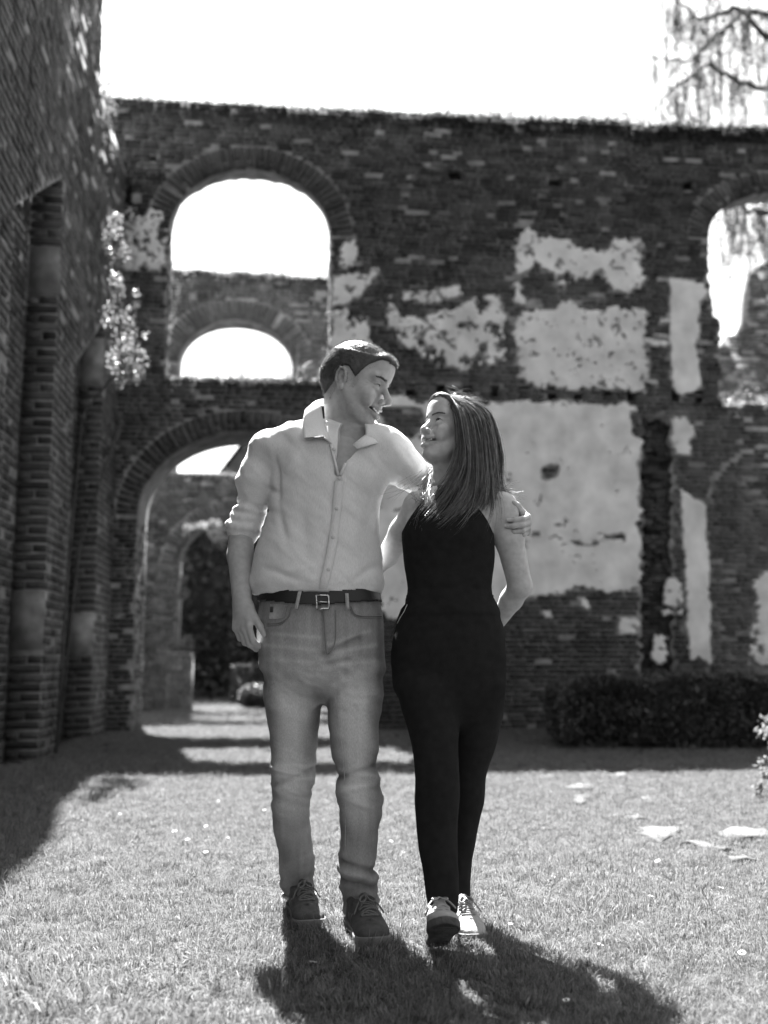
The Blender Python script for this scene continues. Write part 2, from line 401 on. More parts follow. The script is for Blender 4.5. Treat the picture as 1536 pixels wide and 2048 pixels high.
PL.append(plaster(back, BW, pp((776, 612), (785, 608), (800, 640), (850, 636), (900, 622), (950, 600), (976, 592), (1006, 590), (1008, 720), (960, 740), (900, 738), (850, 718), (800, 690), (780, 650)), 0.49, 8, hs=8))
PL.append(plaster(back, BW, pp((686, 484), (710, 480), (712, 532), (690, 540)), 0.3, 11))
PL.append(plaster(back, BW, pp((664, 560), (700, 548), (762, 540), (748, 566), (715, 600), (690, 612), (666, 606)), 0.44, 12))
PL.append(plaster(back, BW, pp((660, 632), (690, 622), (735, 640), (742, 690), (700, 700), (662, 696)), 0.40, 13))
PL.append(plaster(back, BW, pp((780, 590), (860, 584), (910, 578), (925, 592), (870, 606), (800, 602)), 0.47, 14))
PL.append(plaster(back, BW, pp((1339, 558), (1372, 559), (1386, 566), (1404, 568), (1413, 582), (1397, 604), (1396, 640), (1400, 664), (1387, 690), (1396, 720), (1398, 772), (1384, 784), (1362, 789), (1346, 776), (1340, 700)), 0.0, 15, jit=0.02))
PL.append(plaster(back, BW, pp((740, 798), (800, 790), (830, 806), (905, 812), (1000, 808), (1060, 806), (1130, 802), (1180, 812), (1250, 810), (1278, 815), (1280, 1000), (1276, 1178), (1215, 1182), (1180, 1172), (1120, 1182), (1060, 1196), (1030, 1204), (960, 1230), (860, 1250), (770, 1240), (740, 1100)), 0.30, 16, hs=6, jit=0.04,
    exclude=lambda S, T: inpoly(S, T, BW.poly([(1080, 938), (1098, 928), (1120, 934), (1116, 952), (1096, 964), (1082, 958)])) | inpoly(S + (fbm(S * 9, T * 9) - .5) * .1, T, BW.poly([(752, 812), (840, 816), (856, 852), (820, 880), (770, 860)])) | inpoly(S, T, BW.poly([(1258, 824), (1284, 820), (1284, 880), (1264, 872)])) | (inpoly(S, T, BW.poly([(1040, 1065), (1250, 1060), (1250, 1092), (1040, 1096)])) & (fbm(S * 8, T * 14, 0, 4) > 0.62))))
PL.append(plaster(back, BW, pp((1344, 838), (1376, 838), (1382, 870), (1372, 880), (1376, 908), (1350, 910), (1346, 880)), 0.25, 18))
PL.append(plaster(back, BW, pp((1363, 982), (1410, 1008), (1410, 1080), (1416, 1110), (1420, 1330), (1396, 1310), (1380, 1326), (1372, 1200)), 0.12, 19, jit=0.02))
PL.append(plaster(back, BW, pp((1512, 1160), (1536, 1144), (1600, 1140), (1600, 1340), (1524, 1322)), 0.2, 20))
for k, (a, b, c, d, hl) in enumerate([(1160, 1198, 1174, 1216, .3), (1240, 1236, 1276, 1268, .35), (1088, 1224, 1100, 1240, .3), (1310, 1270, 1330, 1330, .45), (1322, 640, 1340, 646, .3), (1310, 668, 1330, 674, .3), (250, 420, 330, 540, .5), (1030, 566, 1044, 610, .35), (1296, 680, 1336, 688, .4), (1295, 766, 1318, 772, .3), (1330, 1158, 1360, 1230, .5), (1500, 1240, 1536, 1330, .5)]):
    PL.append(plaster(back, BW, pp((a, b), (c, b + 2), (c + 2, d), (a - 2, d)), hl, 30 + k, jit=0.04))
cov = covered(PL)
def base_in(s, t):
    r = inpoly(s, t, outline) & (t > -0.02) & (t < np.interp(s, top_s, top_t) - 0.01)
    for h in [op1, op2] + [q.mean(0) + (q - q.mean(0)) * .62 for q in hole_b]: r &= ~inpoly(s, t, h)
    return r
ring1 = 0.27
def near_arch(s, t, cs, ct, a, b, ring):
    q = ((s - cs) / (a + ring)) ** 2 + ((t - ct) / (b + ring)) ** 2
    return (t > ct) & (q < 1)
A1 = ((o1l + o1r) / 2, o1sp - 0.05, (o1r - o1l) / 2, o1ap - o1sp + 0.05)
A2 = ((o2l + o2r) / 2, o2sp - 0.05, (o2r - o2l) / 2, o2ap - o2sp + 0.05)
A3 = ((dl + dr) / 2, dsp, (dr - dl) / 2, dap - dsp)
def in_main(s, t):
    r = base_in(s, t)
    for A in (A1, A2): r &= ~near_arch(s, t, *A, ring1)
    r &= ~near_arch(s, t, *A3, 0.25)
    r &= ~inpoly(s, t, chase) & ~inpoly(s, t, blind)
    return r & ~cov(s, t)
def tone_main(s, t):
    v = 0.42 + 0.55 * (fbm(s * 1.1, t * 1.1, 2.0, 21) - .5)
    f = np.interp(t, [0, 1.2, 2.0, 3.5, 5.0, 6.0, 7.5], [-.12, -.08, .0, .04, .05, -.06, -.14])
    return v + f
J = 0.011
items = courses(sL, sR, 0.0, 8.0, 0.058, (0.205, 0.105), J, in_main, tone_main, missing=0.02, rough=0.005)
def ok_ring(L): return [r for r in L if base_in(np.array([r[0]]), np.array([r[1]]))[0]]
for A, n in ((A1, 44), (A2, 44)):
    items += ok_ring(arch_ring(*A, n, 0.02, math.pi - 0.02, ring1, .010, 0.42, ext=0.02))
items += ok_ring(arch_ring(*A3, 52, 0.0, math.pi, 0.25, .010, 0.42))
place_bricks(back, BW, items, M_brick, 0.09, 300)
BF = Frame(BW.O - BW.n * 0.07, BW.es, BW.n)
it2 = courses(chase[:, 0].min(), chase[:, 0].max(), 0, 4.2, 0.058, (0.205, 0.105), J, lambda s, t: inpoly(s, t, chase) & (t > 0), lambda s, t: 0.33 + 0 * s, missing=0.08, rough=0.02)
place_bricks(back, BF, it2, M_brick, 0.12, 0)
B2 = Frame(BW.O - BW.n * 0.002, BW.es, BW.n)
it3 = courses(blind[:, 0].min(), blind[:, 0].max(), 0, 4.2, 0.058, (0.205, 0.105), J, lambda s, t: inpoly(s, t, blind) & ~cov(s, t) & (t > 0), lambda s, t: 0.62 + 0.3 * (fbm(s * 2, t * 2, 2.0, 5) - .5), missing=0.02)
place_bricks(back, B2, it3, M_brick, 0.12, 0)
# reveals of the left jambs (brick faces turned to the camera's right)
for (sj, tb, tt, dep) in ((o1l, o1b, o1sp, 0.36), (dl, 0.0, dsp, 0.85)):
    JF = Frame(BW.w(sj, 0.0, 0.0), -BW.n, ES)
    itj = courses(0.01, dep, tb, tt, 0.058, (0.205, 0.105), J, lambda s, t: (s > 0.012) & (s < dep - 0.01) & (t < tt - .02), lambda s, t: 0.33, missing=0.03)
    place_bricks(back, JF, itj, M_brick, 0.05, 0)

# ---- rear wall, same storeys, seen through the openings
RWo = np.array(BW.O) + ED * 5.6
RW = Frame(RWo, ES, -ED)
rear = empty('brick_ruin', tuple(RW.w(0.5, 0.0, -0.3)))
tag(rear, 'farther brick wall with arches and mossy top, seen through the left openings', 'wall')
v = RW.uv
rl, rr_ = v(180, 700)[0], v(790, 700)[0]; rt = v(500, 552)[1]
rts = np.linspace(rl, rr_, 24); rtt = rt + 0.10 - (rts - rl) * 0.02 + (fbm(rts * 2.5, .4, 0, 31) - .5) * 0.12
q1l, q1r = v(358, 720)[0], v(585, 720)[0]; q1b = v(450, 948)[1]; q1sp = v(358, 722)[1]; q1ap = v(470, 640)[1]
rop = np.concatenate([[(q1l, q1b)], [(q1r, q1b)], ellipse_pts((q1l + q1r) / 2, q1sp, (q1r - q1l) / 2, q1ap - q1sp, 0, math.pi, 22, 2.1)])
d2l, d2r = v(352, 1380)[0], v(640, 1380)[0]; d2sp = v(352, 1130)[1]; d2ap = v(495, 1030)[1]
rout = np.concatenate([[(rl, -0.3), (d2l, -0.3)], ellipse_pts((d2l + d2r) / 2, d2sp, (d2r - d2l) / 2, d2ap - d2sp, math.pi, 0, 22, 2.1), [(d2r, -0.3), (rr_, -0.3)], np.column_stack([rts, rtt])[::-1]])
rh = RW.poly([(590, 627), (616, 627), (616, 639), (590, 639)])
wall_core('wall_core', RW, rout, [rop, rh], -0.010, -0.5, M_mortar, rear)
A4 = ((q1l + q1r) / 2, q1sp - .03, (q1r - q1l) / 2, q1ap - q1sp + .03); A5 = ((d2l + d2r) / 2, d2sp, (d2r - d2l) / 2, d2ap - d2sp)
def in_rear(s, t):
    r = inpoly(s, t, rout) & (t < np.interp(s, rts, rtt) - .01) & ~inpoly(s, t, rop) & ~inpoly(s, t, rh) & (t > 0)
    return r & ~near_arch(s, t, *A4, .36) & ~near_arch(s, t, *A5, .30)
itr = courses(rl, rr_, 0, 8.2, 0.066, (0.22, 0.11), 0.012, in_rear, lambda s, t: 0.45 + .5 * (fbm(s, t, 4.0, 12) - .5), missing=0.02)
for A, n, rg in ((A4, 40, .36), (A5, 44, .30)):
    itr += [r for r in arch_ring(*A, n, 0.02, math.pi - .02, rg, .012, .5, ext=.02) if inpoly(r[0], r[1], rout)]
place_bricks(rear, RW, itr, M_brickR, 0.09, 300)
# right-hand remnant of the rear wall
rear2 = empty('brick_ruin', tuple(RW.w(v(1560, 1000)[0], 0.0, -0.3)))
tag(rear2, 'broken stump of brick wall behind the opening at the right edge', 'wall')
R2p = RW.poly([(1400, 1420), (1400, 700), (1446, 690), (1452, 672), (1474, 668), (1490, 640), (1494, 600), (1499, 545), (1516, 532), (1540, 518), (1640, 480), (1760, 520), (1760, 1420)])
R2p[0, 1] = R2p[-1, 1] = -0.3
wall_core('wall_core', RW, R2p, [], -0.010, -0.5, M_mortar, rear2)
it4 = courses(R2p[:, 0].min(), R2p[:, 0].max(), 2.5, 8.2, 0.066, (0.22, 0.11), 0.012, lambda s, t: inpoly(s, t, R2p), lambda s, t: 0.45, missing=.04, rough=.01)
place_bricks(rear2, RW, it4, M_brickR, 0.09, 300)

# ---- left wall: pilasters and arched niches, running towards the camera
gA = gnd(76, 1519)
LF = Frame(gA, ED, ES)              # s = depth, d = towards the middle of the court
left = empty('brick_ruin', tuple(LF.w(0.0, 0.0, -0.5)))
tag(left, 'tall brick wall along the left edge with jambs and stone blocks', 'wall')
dB = float(np.dot(gnd(161, 1476) - gA, ED))
dEnd = float(np.dot(BW.w(0, 0, 0) - gA, ED))
REC = 0.27; PIL = 0.85
pil = [(dB - 2 * dB * 1.0 - dB * 2, dB - 4 * dB + PIL), (-2 * dB, -2 * dB + PIL), (-dB, -dB + PIL), (0.0, PIL), (dB, dEnd + 0.6)]
NSP, NAP = 4.2, 4.42
LH = [(-12.0, 9.6), (0.3, 9.6), (0.35, 9.0), (1.5, 9.0), (1.55, 6.7), (dEnd + .6, 6.7)]
def lh(s): return np.interp(s, [a for a, b in LH], [b for a, b in LH])
lo_s = -9.0; hi_s = dEnd + 0.6
niches = []
edges = [lo_s] + [x for p in pil for x in p]
nich_spans = [(pil[i][1], pil[i + 1][0]) for i in range(len(pil) - 1)]
ntop = [5.0, 5.0, 5.0, 4.5]
for (a, b), tp in zip(nich_spans, ntop): niches.append(np.array([(a, -0.3), (b, -0.3), (b, tp), (a, tp - (b - a) * .62)]))
base_pts = [(lo_s, -0.3)]
for (a, b), tp in zip(nich_spans, ntop): base_pts += [(a, -0.3), (a, tp - (b - a) * .62), (b, tp), (b, -0.3)]
base_pts += [(hi_s, -0.3)]
tops = [(s, float(lh(s)) + float(fbm(s * 2, 1.0, 0, 8) - .5) * .25) for s in np.concatenate([np.linspace(hi_s, 1.56, 6), [1.54], np.linspace(1.5, .36, 4), [.3], np.linspace(.2, lo_s, 18)])]
lout = np.array(base_pts + tops)
wall_core('wall_core', LF, lout, [], -0.006, -REC - .002, M_mortarL, left)
full = np.array([(lo_s, -0.3), (hi_s, -0.3)] + tops)
wall_core('wall_core', LF, full, [], -REC - .006, -0.9, M_mortarL, left)
CR = 0.0765; LJ = 0.014
def in_left(s, t):
    r = inpoly(s, t, full) & (t > -.02) & (s > -6.5)
    for h in niches: r &= ~inpoly(s, t, h)
    return r
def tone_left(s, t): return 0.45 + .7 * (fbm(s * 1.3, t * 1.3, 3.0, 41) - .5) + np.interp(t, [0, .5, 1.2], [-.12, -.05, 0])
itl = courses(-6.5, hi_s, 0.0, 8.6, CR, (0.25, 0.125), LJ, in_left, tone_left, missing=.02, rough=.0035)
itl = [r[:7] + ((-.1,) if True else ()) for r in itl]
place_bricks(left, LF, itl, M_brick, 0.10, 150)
LN = Frame(LF.O - LF.n * REC, LF.es, LF.n)
def in_niche(s, t):
    r = np.zeros(np.shape(s), bool)
    for h in niches: r |= inpoly(s, t, h)
    return r & (t > -.02) & (s > -6.5)
itn = courses(-6.5, dB, 0.0, 5.1, CR, (0.25, 0.125), LJ, in_niche, tone_left, missing=.02, rough=.0035)
place_bricks(left, LN, itn, M_brick, 0.10, 60)
# jambs that face the camera, with light stone blocks built in
for k, (dj, blocks) in enumerate(((0.0, ((1180, 1302), (492, 592))), (dB, ((1226, 1311), (682, 770))), (-dB, ()))):
    jf = Frame(LF.w(dj, 0.0, -REC), ES, -ED)
    bl = []
    for (y0, y1) in blocks:
        z1 = jf.uv(60 if k == 0 else 150, y0)[1]; z0 = jf.uv(60 if k == 0 else 150, y1)[1]; bl.append((z0, z1))
        mb = MB(); M3 = np.column_stack([jf.es, jf.n, UP])
        mb.box(jf.w(REC / 2 + .004, (z0 + z1) / 2, -.05), (REC - .016, .13, z1 - z0 - .014), M3, 0.5 + .2 * (k == 1))
        sb = mb.build('stone_block', M_stone); child_at_world(sb, left)
    rows = []; t = 0.0; i = 0
    while t < (4.9, 4.4, 4.9)[k]:
        tc = t + CR / 2
        free = all(not (z0 - CR * .3 < tc < z1 + CR * .3) for z0, z1 in bl)
        if free:
            hgt = CR - LJ
            w = REC if t < NSP else REC
            parts = [(0.006, REC - .006)] if i % 2 else [(0.006, REC * .36), (REC * .36 + LJ, REC - .006)]
            if i % 6 == 4: parts = [(0.006, REC * .52), (REC * .52 + LJ, REC - .006)]
            for (a, b) in parts:
                rows.append(((a + b) / 2, tc + rng.normal(0, .002), rng.normal(0, .01), b - a, hgt * rng.uniform(.93, 1.04), rng.normal(.007, .002), float(np.clip(.40 + rng.normal(0, .12) + np.interp(t, [0, 1.0], [-.1, 0]), .15, .85)), 1.0))
        t += CR; i += 1
    place_bricks(left, jf, rows, M_brick, 0.10, 45 if k < 2 else 0)
    mb = MB(); M3 = np.column_stack([jf.es, jf.n, UP])
# ------------------------------------------------------------------ plants
def leaf_arrays(P, size, up=0.0, seed=0, asp=0.5, droop=None):
    """diamond leaves at points P; returns verts, faces"""
    g_ = np.random.default_rng(seed); n = len(P); size = np.broadcast_to(size, (n,)) * g_.uniform(.6, 1.3, n)
    d = g_.normal(size=(n, 3)); d[:, 2] += up
    if droop is not None: d = d * 0.5 + np.asarray(droop)
    d /= np.linalg.norm(d, axis=1, keepdims=True)
    r = g_.normal(size=(n, 3)); w = np.cross(d, r); w /= np.linalg.norm(w, axis=1, keepdims=True) + 1e-9
    nn = np.cross(d, w)
    L = size[:, None]
    base = P - d * L * .5; tip = P + d * L * .5 - nn * L * .08
    l = P + w * L * asp * .5 + nn * L * .07; r_ = P - w * L * asp * .5 + nn * L * .07
    V = np.stack([base, r_, tip, l], 1).reshape(-1, 3)
    Fc = np.arange(4 * n).reshape(-1, 4)
    return V, Fc, np.repeat(np.clip(g_.normal(.5, .12, n), .2, .85), 4)
def leaves(name, P, size, matl, parent=None, seed=0, asp=.5, up=0.0, droop=None):
    V, Fc, a = leaf_arrays(np.asarray(P), size, up, seed, asp, droop)
    return link(name, mesh(name, V, Fc, attrs={'tone': a}), matl, parent)
def blades(P, h, w, seed=0, lean=.5):
    g_ = np.random.default_rng(seed); n = len(P); h = np.broadcast_to(h, (n,)) * g_.uniform(.55, 1.25, n)
    th = g_.uniform(0, 2 * math.pi, n); dirv = np.column_stack([np.cos(th), np.sin(th), np.zeros(n)])
    sd = np.column_stack([-np.sin(th), np.cos(th), np.zeros(n)]); tw = g_.uniform(-1, 1, n)[:, None]
    sd = sd + dirv * tw; sd /= np.linalg.norm(sd, axis=1, keepdims=True)
    le = (g_.random(n) ** 1.3 * lean)[:, None]; H = h[:, None]; W = np.broadcast_to(w, (n,))[:, None]
    up_ = np.array([0, 0, 1.0])
    m = P + up_ * H * .55 + dirv * H * le * .35; t = P + up_ * H * (1 - .35 * le) + dirv * H * le * 1.0
    V = np.stack([P - sd * W, P + sd * W, m + sd * W * .8, m - sd * W * .8, t], 1)
    Fq = []
    for i in range(n): Fq += [(5 * i, 5 * i + 1, 5 * i + 2, 5 * i + 3), (5 * i + 3, 5 * i + 2, 5 * i + 4)]
    return V.reshape(-1, 3), Fq, np.repeat(np.clip(g_.normal(.5, .18, n), .15, 1.0), 5)
def scatter(name, P, protos, scl, matl, kind='stuff', tilt=0.15, seed=0):
    """geometry-nodes instances of prototype meshes on points (only for what nobody could count)"""
    g_ = np.random.default_rng(seed); n = len(P)
    me = bpy.data.meshes.new(name); me.vertices.add(n); me.vertices.foreach_set('co', np.asarray(P, np.float32).ravel())
    rot = np.column_stack([g_.normal(0, tilt, n), g_.normal(0, tilt, n), g_.uniform(0, 6.283, n)]).astype(np.float32)
    a = me.attributes.new('rot', 'FLOAT_VECTOR', 'POINT'); a.data.foreach_set('vector', rot.ravel())
    a = me.attributes.new('scl', 'FLOAT', 'POINT'); a.data.foreach_set('value', np.asarray(scl, np.float32))
    o = link(name, me, None); o['kind'] = kind
    ng = bpy.data.node_groups.new(name, 'GeometryNodeTree'); N = ng.nodes; L = ng.links
    ng.interface.new_socket('Geometry', in_out='INPUT', socket_type='NodeSocketGeometry')
    ng.interface.new_socket('Geometry', in_out='OUTPUT', socket_type='NodeSocketGeometry')
    gi = N.new('NodeGroupInput'); go = N.new('NodeGroupOutput')
    m2p = N.new('GeometryNodeMeshToPoints'); L.new(gi.outputs[0], m2p.inputs['Mesh'])
    ins = N.new('GeometryNodeInstanceOnPoints'); L.new(m2p.outputs[0], ins.inputs['Points'])
    jg = N.new('GeometryNodeGeometryToInstance')
    for pm in protos:
        po = bpy.data.objects.new(name + '_tuft', pm); pm.materials.append(matl) if not pm.materials else None
        oi = N.new('GeometryNodeObjectInfo'); oi.inputs['Object'].default_value = po; L.new(oi.outputs['Geometry'], jg.inputs[0])
    ins.inputs['Pick Instance'].default_value = True
    L.new(jg.outputs[0], ins.inputs['Instance'])
    rv = N.new('FunctionNodeRandomValue'); rv.data_type = 'INT'; rv.inputs[4].default_value = 0; rv.inputs[5].default_value = len(protos) - 1
    L.new(rv.outputs[2], ins.inputs['Instance Index'])
    na = N.new('GeometryNodeInputNamedAttribute'); na.data_type = 'FLOAT_VECTOR'; na.inputs[0].default_value = 'rot'
    e2r = N.new('FunctionNodeEulerToRotation'); L.new(na.outputs[0], e2r.inputs[0]); L.new(e2r.outputs[0], ins.inputs['Rotation'])
    ns = N.new('GeometryNodeInputNamedAttribute'); ns.data_type = 'FLOAT'; ns.inputs[0].default_value = 'scl'; L.new(ns.outputs[0], ins.inputs['Scale'])
    L.new(ins.outputs[0], go.inputs[0])
    md = o.modifiers.new('scatter', 'NODES'); md.node_group = ng
    return o
# ---- lawn
def tuft(seed, n=120, rad=.075, h=.027):
    g_ = np.random.default_rng(seed); P = np.column_stack([g_.uniform(-rad, rad, n), g_.uniform(-rad, rad, n), np.full(n, -.003)])
    hh = h * np.where(g_.random(n) < .08, 1.7, 1.0)
    V, Fq, a = blades(P, hh, .00105, seed, lean=1.5)
    return mesh('grass_tuft', V, Fq, attrs={'tone': a})
def stone_poly(pts):
    return np.array([gnd(*p)[:2] for p in pts])
STONES = [
    ('grey flagstone with a broken lifted corner lying in the lawn at right', [(1276, 1662), (1300, 1659), (1368, 1661), (1350, 1674), (1322, 1690), (1296, 1676)]),
    ('broad worn flagstone running out of the right edge of the lawn', [(1428, 1668), (1470, 1660), (1545, 1666), (1548, 1680), (1470, 1682), (1440, 1678)]),
    ('narrow slanting flagstone just below the broad one at right', [(1362, 1690), (1400, 1687), (1440, 1696), (1462, 1706), (1440, 1706), (1396, 1696)]),
    ('thin flagstone sliver in the lawn, lowest one at the right edge', [(1450, 1722), (1500, 1718), (1508, 1726), (1470, 1728)]),
    ('pale oval flagstone in the far lawn right of the black trousers', [(1140, 1602), (1160, 1594), (1178, 1600), (1176, 1607), (1150, 1608)]),
    ('pale flat flagstone behind the oval one, beside the shadow edge', [(1128, 1577), (1150, 1571), (1186, 1574), (1180, 1581), (1140, 1582)]),
    ('faint flagstone at the shadow edge nearest the black trousers', [(1076, 1556), (1100, 1552), (1118, 1556), (1100, 1561)]),
    ('flagstone at the shadow edge in the middle of the right lawn', [(1218, 1552), (1246, 1549), (1262, 1554), (1238, 1558)]),
    ('small flagstone between the oval one and the broken one', [(1272, 1600), (1298, 1597), (1312, 1601), (1290, 1605)]),
    ('long faint flagstone in the lawn above the broken one', [(1252, 1638), (1276, 1634), (1296, 1642), (1270, 1645)])]
SP = [stone_poly(p) for _, p in STONES]
def in_stone(x, y):
    r = np.zeros(np.shape(x), bool)
    for p in SP:
        c = p.mean(0); r |= inpoly(x, y, c + (p - c) * 0.86)
    return r
for (lab, pts), p in zip(STONES, SP):
    n = len(p); c = p.mean(0); k = []
    for i in range(n):
        a, b = p[i], p[(i + 1) % n]
        for f in (0, .33, .66): k.append(a + (b - a) * f + rng.normal(0, .012, 2))
    k = np.array(k) - c; m = len(k); zt = 0.016
    V = np.concatenate([np.column_stack([k * .97, zt + rng.normal(0, .002, m)]), np.column_stack([k, np.full(m, zt - .008)]), np.column_stack([k, np.full(m, -.03)])])
    Fc = [tuple(range(m))] + [(i, m + i, m + (i + 1) % m, (i + 1) % m) for i in range(m)] + [(m + i, 2 * m + i, 2 * m + (i + 1) % m, m + (i + 1) % m) for i in range(m)]
    me = mesh('flagstone', V, Fc)
    bm = bmesh.new(); bm.from_mesh(me); bmesh.ops.recalc_face_normals(bm, faces=bm.faces); bm.to_mesh(me); bm.free()
    o = link('flagstone', me, M_flag); o.location = (c[0], c[1], 0); tag(o, lab, 'stone', 'flagstones sunk in the lawn')
def lawn_pts(y0, y1, dens, seed):
    g_ = np.random.default_rng(seed); w = .42 * y1 + .5; n = int((y1 - y0) * 2 * w * dens)
    x = g_.uniform(-w, w, n); y = g_.uniform(y0, y1, n)
    k = (np.abs(x) < .41 * y + .35) & ~in_stone(x, y)
    # nothing inside the walls
    q = np.column_stack([x, y, np.zeros(n)]) - BW.O; sb = q @ ES; db = q @ ED
    k &= ~((db > -.02) & (db < .86) & ~((sb > dl) & (sb < dr)))
    k &= ~((np.column_stack([x, y, np.zeros(n)]) - LF.O) @ ES < -.05) | (y < 2)
    x, y = x[k], y[k]
    return np.column_stack([x, y, np.zeros(len(x))])
PT = [tuft(100 + i) for i in range(8)]
for m_ in PT: m_.materials.append(M_grass)
P_ = np.concatenate([lawn_pts(2.0, 4.6, 480, 1), lawn_pts(4.6, 7.5, 380, 2), lawn_pts(7.5, 13.0, 210, 3)])
pat = fbm(P_[:, 0] * 1.6, P_[:, 1] * 1.6, 0, 77); near_wall = np.clip(1 - ((P_ - LF.O) @ ES) / 1.6, 0, 1)
scl = .62 + .75 * (pat - .3) + .55 * near_wall * (P_[:, 1] < 8) + np.where(P_[:, 1] < 3.0, .25, 0) * np.clip(.6 - P_[:, 0], 0, 1)
scl = np.clip(scl, .75, 1.9) * rng.uniform(.8, 1.25, len(P_))
lawn = scatter('lawn_grass', P_, PT, scl, M_grass, seed=5)
tag(lawn, 'short mown grass lawn in front of the ruin', 'grass')
P_ = lawn_pts(12.7, 24, 45, 9); P_ = P_[(P_[:, 0] < .5)]
lawn2 = scatter('lawn_grass', P_, [tuft(140 + i, 60, .12, .035) for i in range(3)], rng.uniform(.9, 1.5, len(P_)), M_grass, seed=6)
tag(lawn2, 'sunlit grass seen through the doorway beyond the ruin', 'grass')
# ---- daisies
def daisy_proto():
    e = empty('daisy'); mb = MB(); mb.tube([(0, 0, 0), (.002, 0, .02), (.001, .002, .036)], .0012, 5); mb.build('stem', M_grass, e)
    V = []; Fc = []
    for k in range(13):
        a = 2 * math.pi * k / 13; c, s = math.cos(a), math.sin(a); i = len(V)
        V += [(.003 * c, .003 * s, .036), (.010 * c - .0028 * s, .010 * s + .0028 * c, .038), (.0155 * c, .0155 * s, .039), (.010 * c + .0028 * s, .010 * s - .0028 * c, .038)]
        Fc.append((i, i + 1, i + 2, i + 3))
    link('petals', mesh('petals', V, Fc), M_petal, e)
    mb = MB(); mb.tube([(0, 0, .034), (0, 0, .039), (0, 0, .041)], [.0045, .0045, .002], 8); mb.build('flower_centre', M_flag, e)
    return e
dz = daisy_proto(); DG = 'daisies scattered over the sunny lawn'
spots = [(165, 1652), (212, 1640), (238, 1636), (350, 1676), (375, 1690), (413, 1662), (412, 1717), (455, 1684), (420, 1682), (530, 1630), (540, 1818), (436, 1608), (590, 1552), (1240, 1580), (1024, 1712), (1068, 1716), (1320, 1735), (1104, 1766), (1190, 1896), (1196, 1904), (1486, 1924), (1380, 1610), (623, 1948), (1135, 2022), (330, 1585), (300, 1548), (470, 1560), (700, 1790), (780, 1690), (805, 1715), (60, 1830), (1230, 1640), (1300, 1810), (1020, 1860), (1440, 1790)]
for i, (px, py) in enumerate(spots):
    p = gnd(px, py)
    o = dz if i == 0 else dz.copy()
    if i:
        COL.objects.link(o)
        for ch in dz.children:
            c = ch.copy(); COL.objects.link(c); c.parent = o
    o.location = (p[0], p[1], 0); o.rotation_euler = (rng.normal(0, .25), rng.normal(0, .25), rng.uniform(0, 6)); s = rng.uniform(.5, .85); o.scale = (s, s, s)
    tag(o, 'tiny white daisy in the grass', 'flower', DG)

# ---- growth on wall tops and sills
def top_growth(name, label, frame, s0, s1, tfun, dep, n, h, seed, size=.05, matl=M_moss, hang=.22, nb=300, bh=.14, parent_cat='plant'):
    g_ = np.random.default_rng(seed); e = empty(name, tuple(frame.w((s0 + s1) / 2, float(tfun((s0 + s1) / 2)), -dep / 2)))
    s = g_.uniform(s0, s1, n); cl = fbm(s * 3.0, seed * 1.7, 0, seed); d = -g_.uniform(-.05, dep, n)
    front = g_.random(n) < .45
    t = tfun(s) + np.where(front, -g_.random(n) ** 1.6 * hang * (.4 + 1.2 * cl), g_.random(n) ** 1.5 * h * (cl * 2.3) ** 3.5)
    d = np.where(front, g_.uniform(0, .05, n), d)
    o = leaves('foliage', frame.w(s, t, d), size, matl, None, seed); child_at_world(o, e)
    s = g_.uniform(s0, s1, nb); k = fbm(s * 4.0, seed, 0, seed + 1)
    V, Fq, a = blades(frame.w(s, tfun(s) - .01, -g_.uniform(-.02, dep, nb)), bh * (k * 1.9) ** 3, .004, seed, 1.0)
    o = link('grass_blades', mesh('grass_blades', V, Fq, attrs={'tone': a}), matl); child_at_world(o, e); o['kind'] = 'stuff'
    tag(e, label, parent_cat); return e
top_growth('wall_top_plants', 'dark moss and weeds along the top of the ruin behind the couple', BW, sL, sR, lambda s: np.interp(s, top_s, top_t), .34, 16000, .07, 3, .045, nb=1300, bh=.17)
top_growth('wall_top_plants', 'moss on the top of the farther brick wall inside the left opening', RW, rl, rr_, lambda s: np.interp(s, rts, rtt), .45, 3500, .06, 4, .05, nb=160, bh=.12)
top_growth('sill_plants', 'weeds on the sill of the left upper opening', BW, o1l, o1r, lambda s: o1b + 0 * s, .8, 2200, .10, 6, .035, M_leaf, hang=.12, nb=260, bh=.2)
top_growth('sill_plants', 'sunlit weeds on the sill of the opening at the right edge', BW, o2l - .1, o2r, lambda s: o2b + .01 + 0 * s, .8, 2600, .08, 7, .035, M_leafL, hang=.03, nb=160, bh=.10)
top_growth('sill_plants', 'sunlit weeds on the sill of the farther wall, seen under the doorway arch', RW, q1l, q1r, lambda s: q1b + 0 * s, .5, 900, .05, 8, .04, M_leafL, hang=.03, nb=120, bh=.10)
def shrub(name, label, cat, stems, clumps, size, matl, seed, group=None, stem_r=.012, asp=.5):
    """stems: list of polylines (world); clumps: rows (centre, radius, count)"""
    g_ = np.random.default_rng(seed); base = stems[0][0] if len(stems) else clumps[0][0]
    e = empty(name, tuple(base))
    if len(stems):
        mb = MB()
        for st in stems: mb.tube(st, np.linspace(stem_r, stem_r * .35, len(st)), 6)
        o = mb.build('stem', M_bark, None, True); child_at_world(o, e)
    P = []
    for c, r, n in clumps:
        q = g_.normal(size=(n, 3)); q /= np.linalg.norm(q, axis=1, keepdims=True); q *= (g_.random(n) ** .45)[:, None] * np.asarray(r)
        P.append(np.asarray(c) + q)
    o = leaves('foliage', np.concatenate(P), size, matl, None, seed, asp); child_at_world(o, e)
    tag(e, label, cat, group); return e
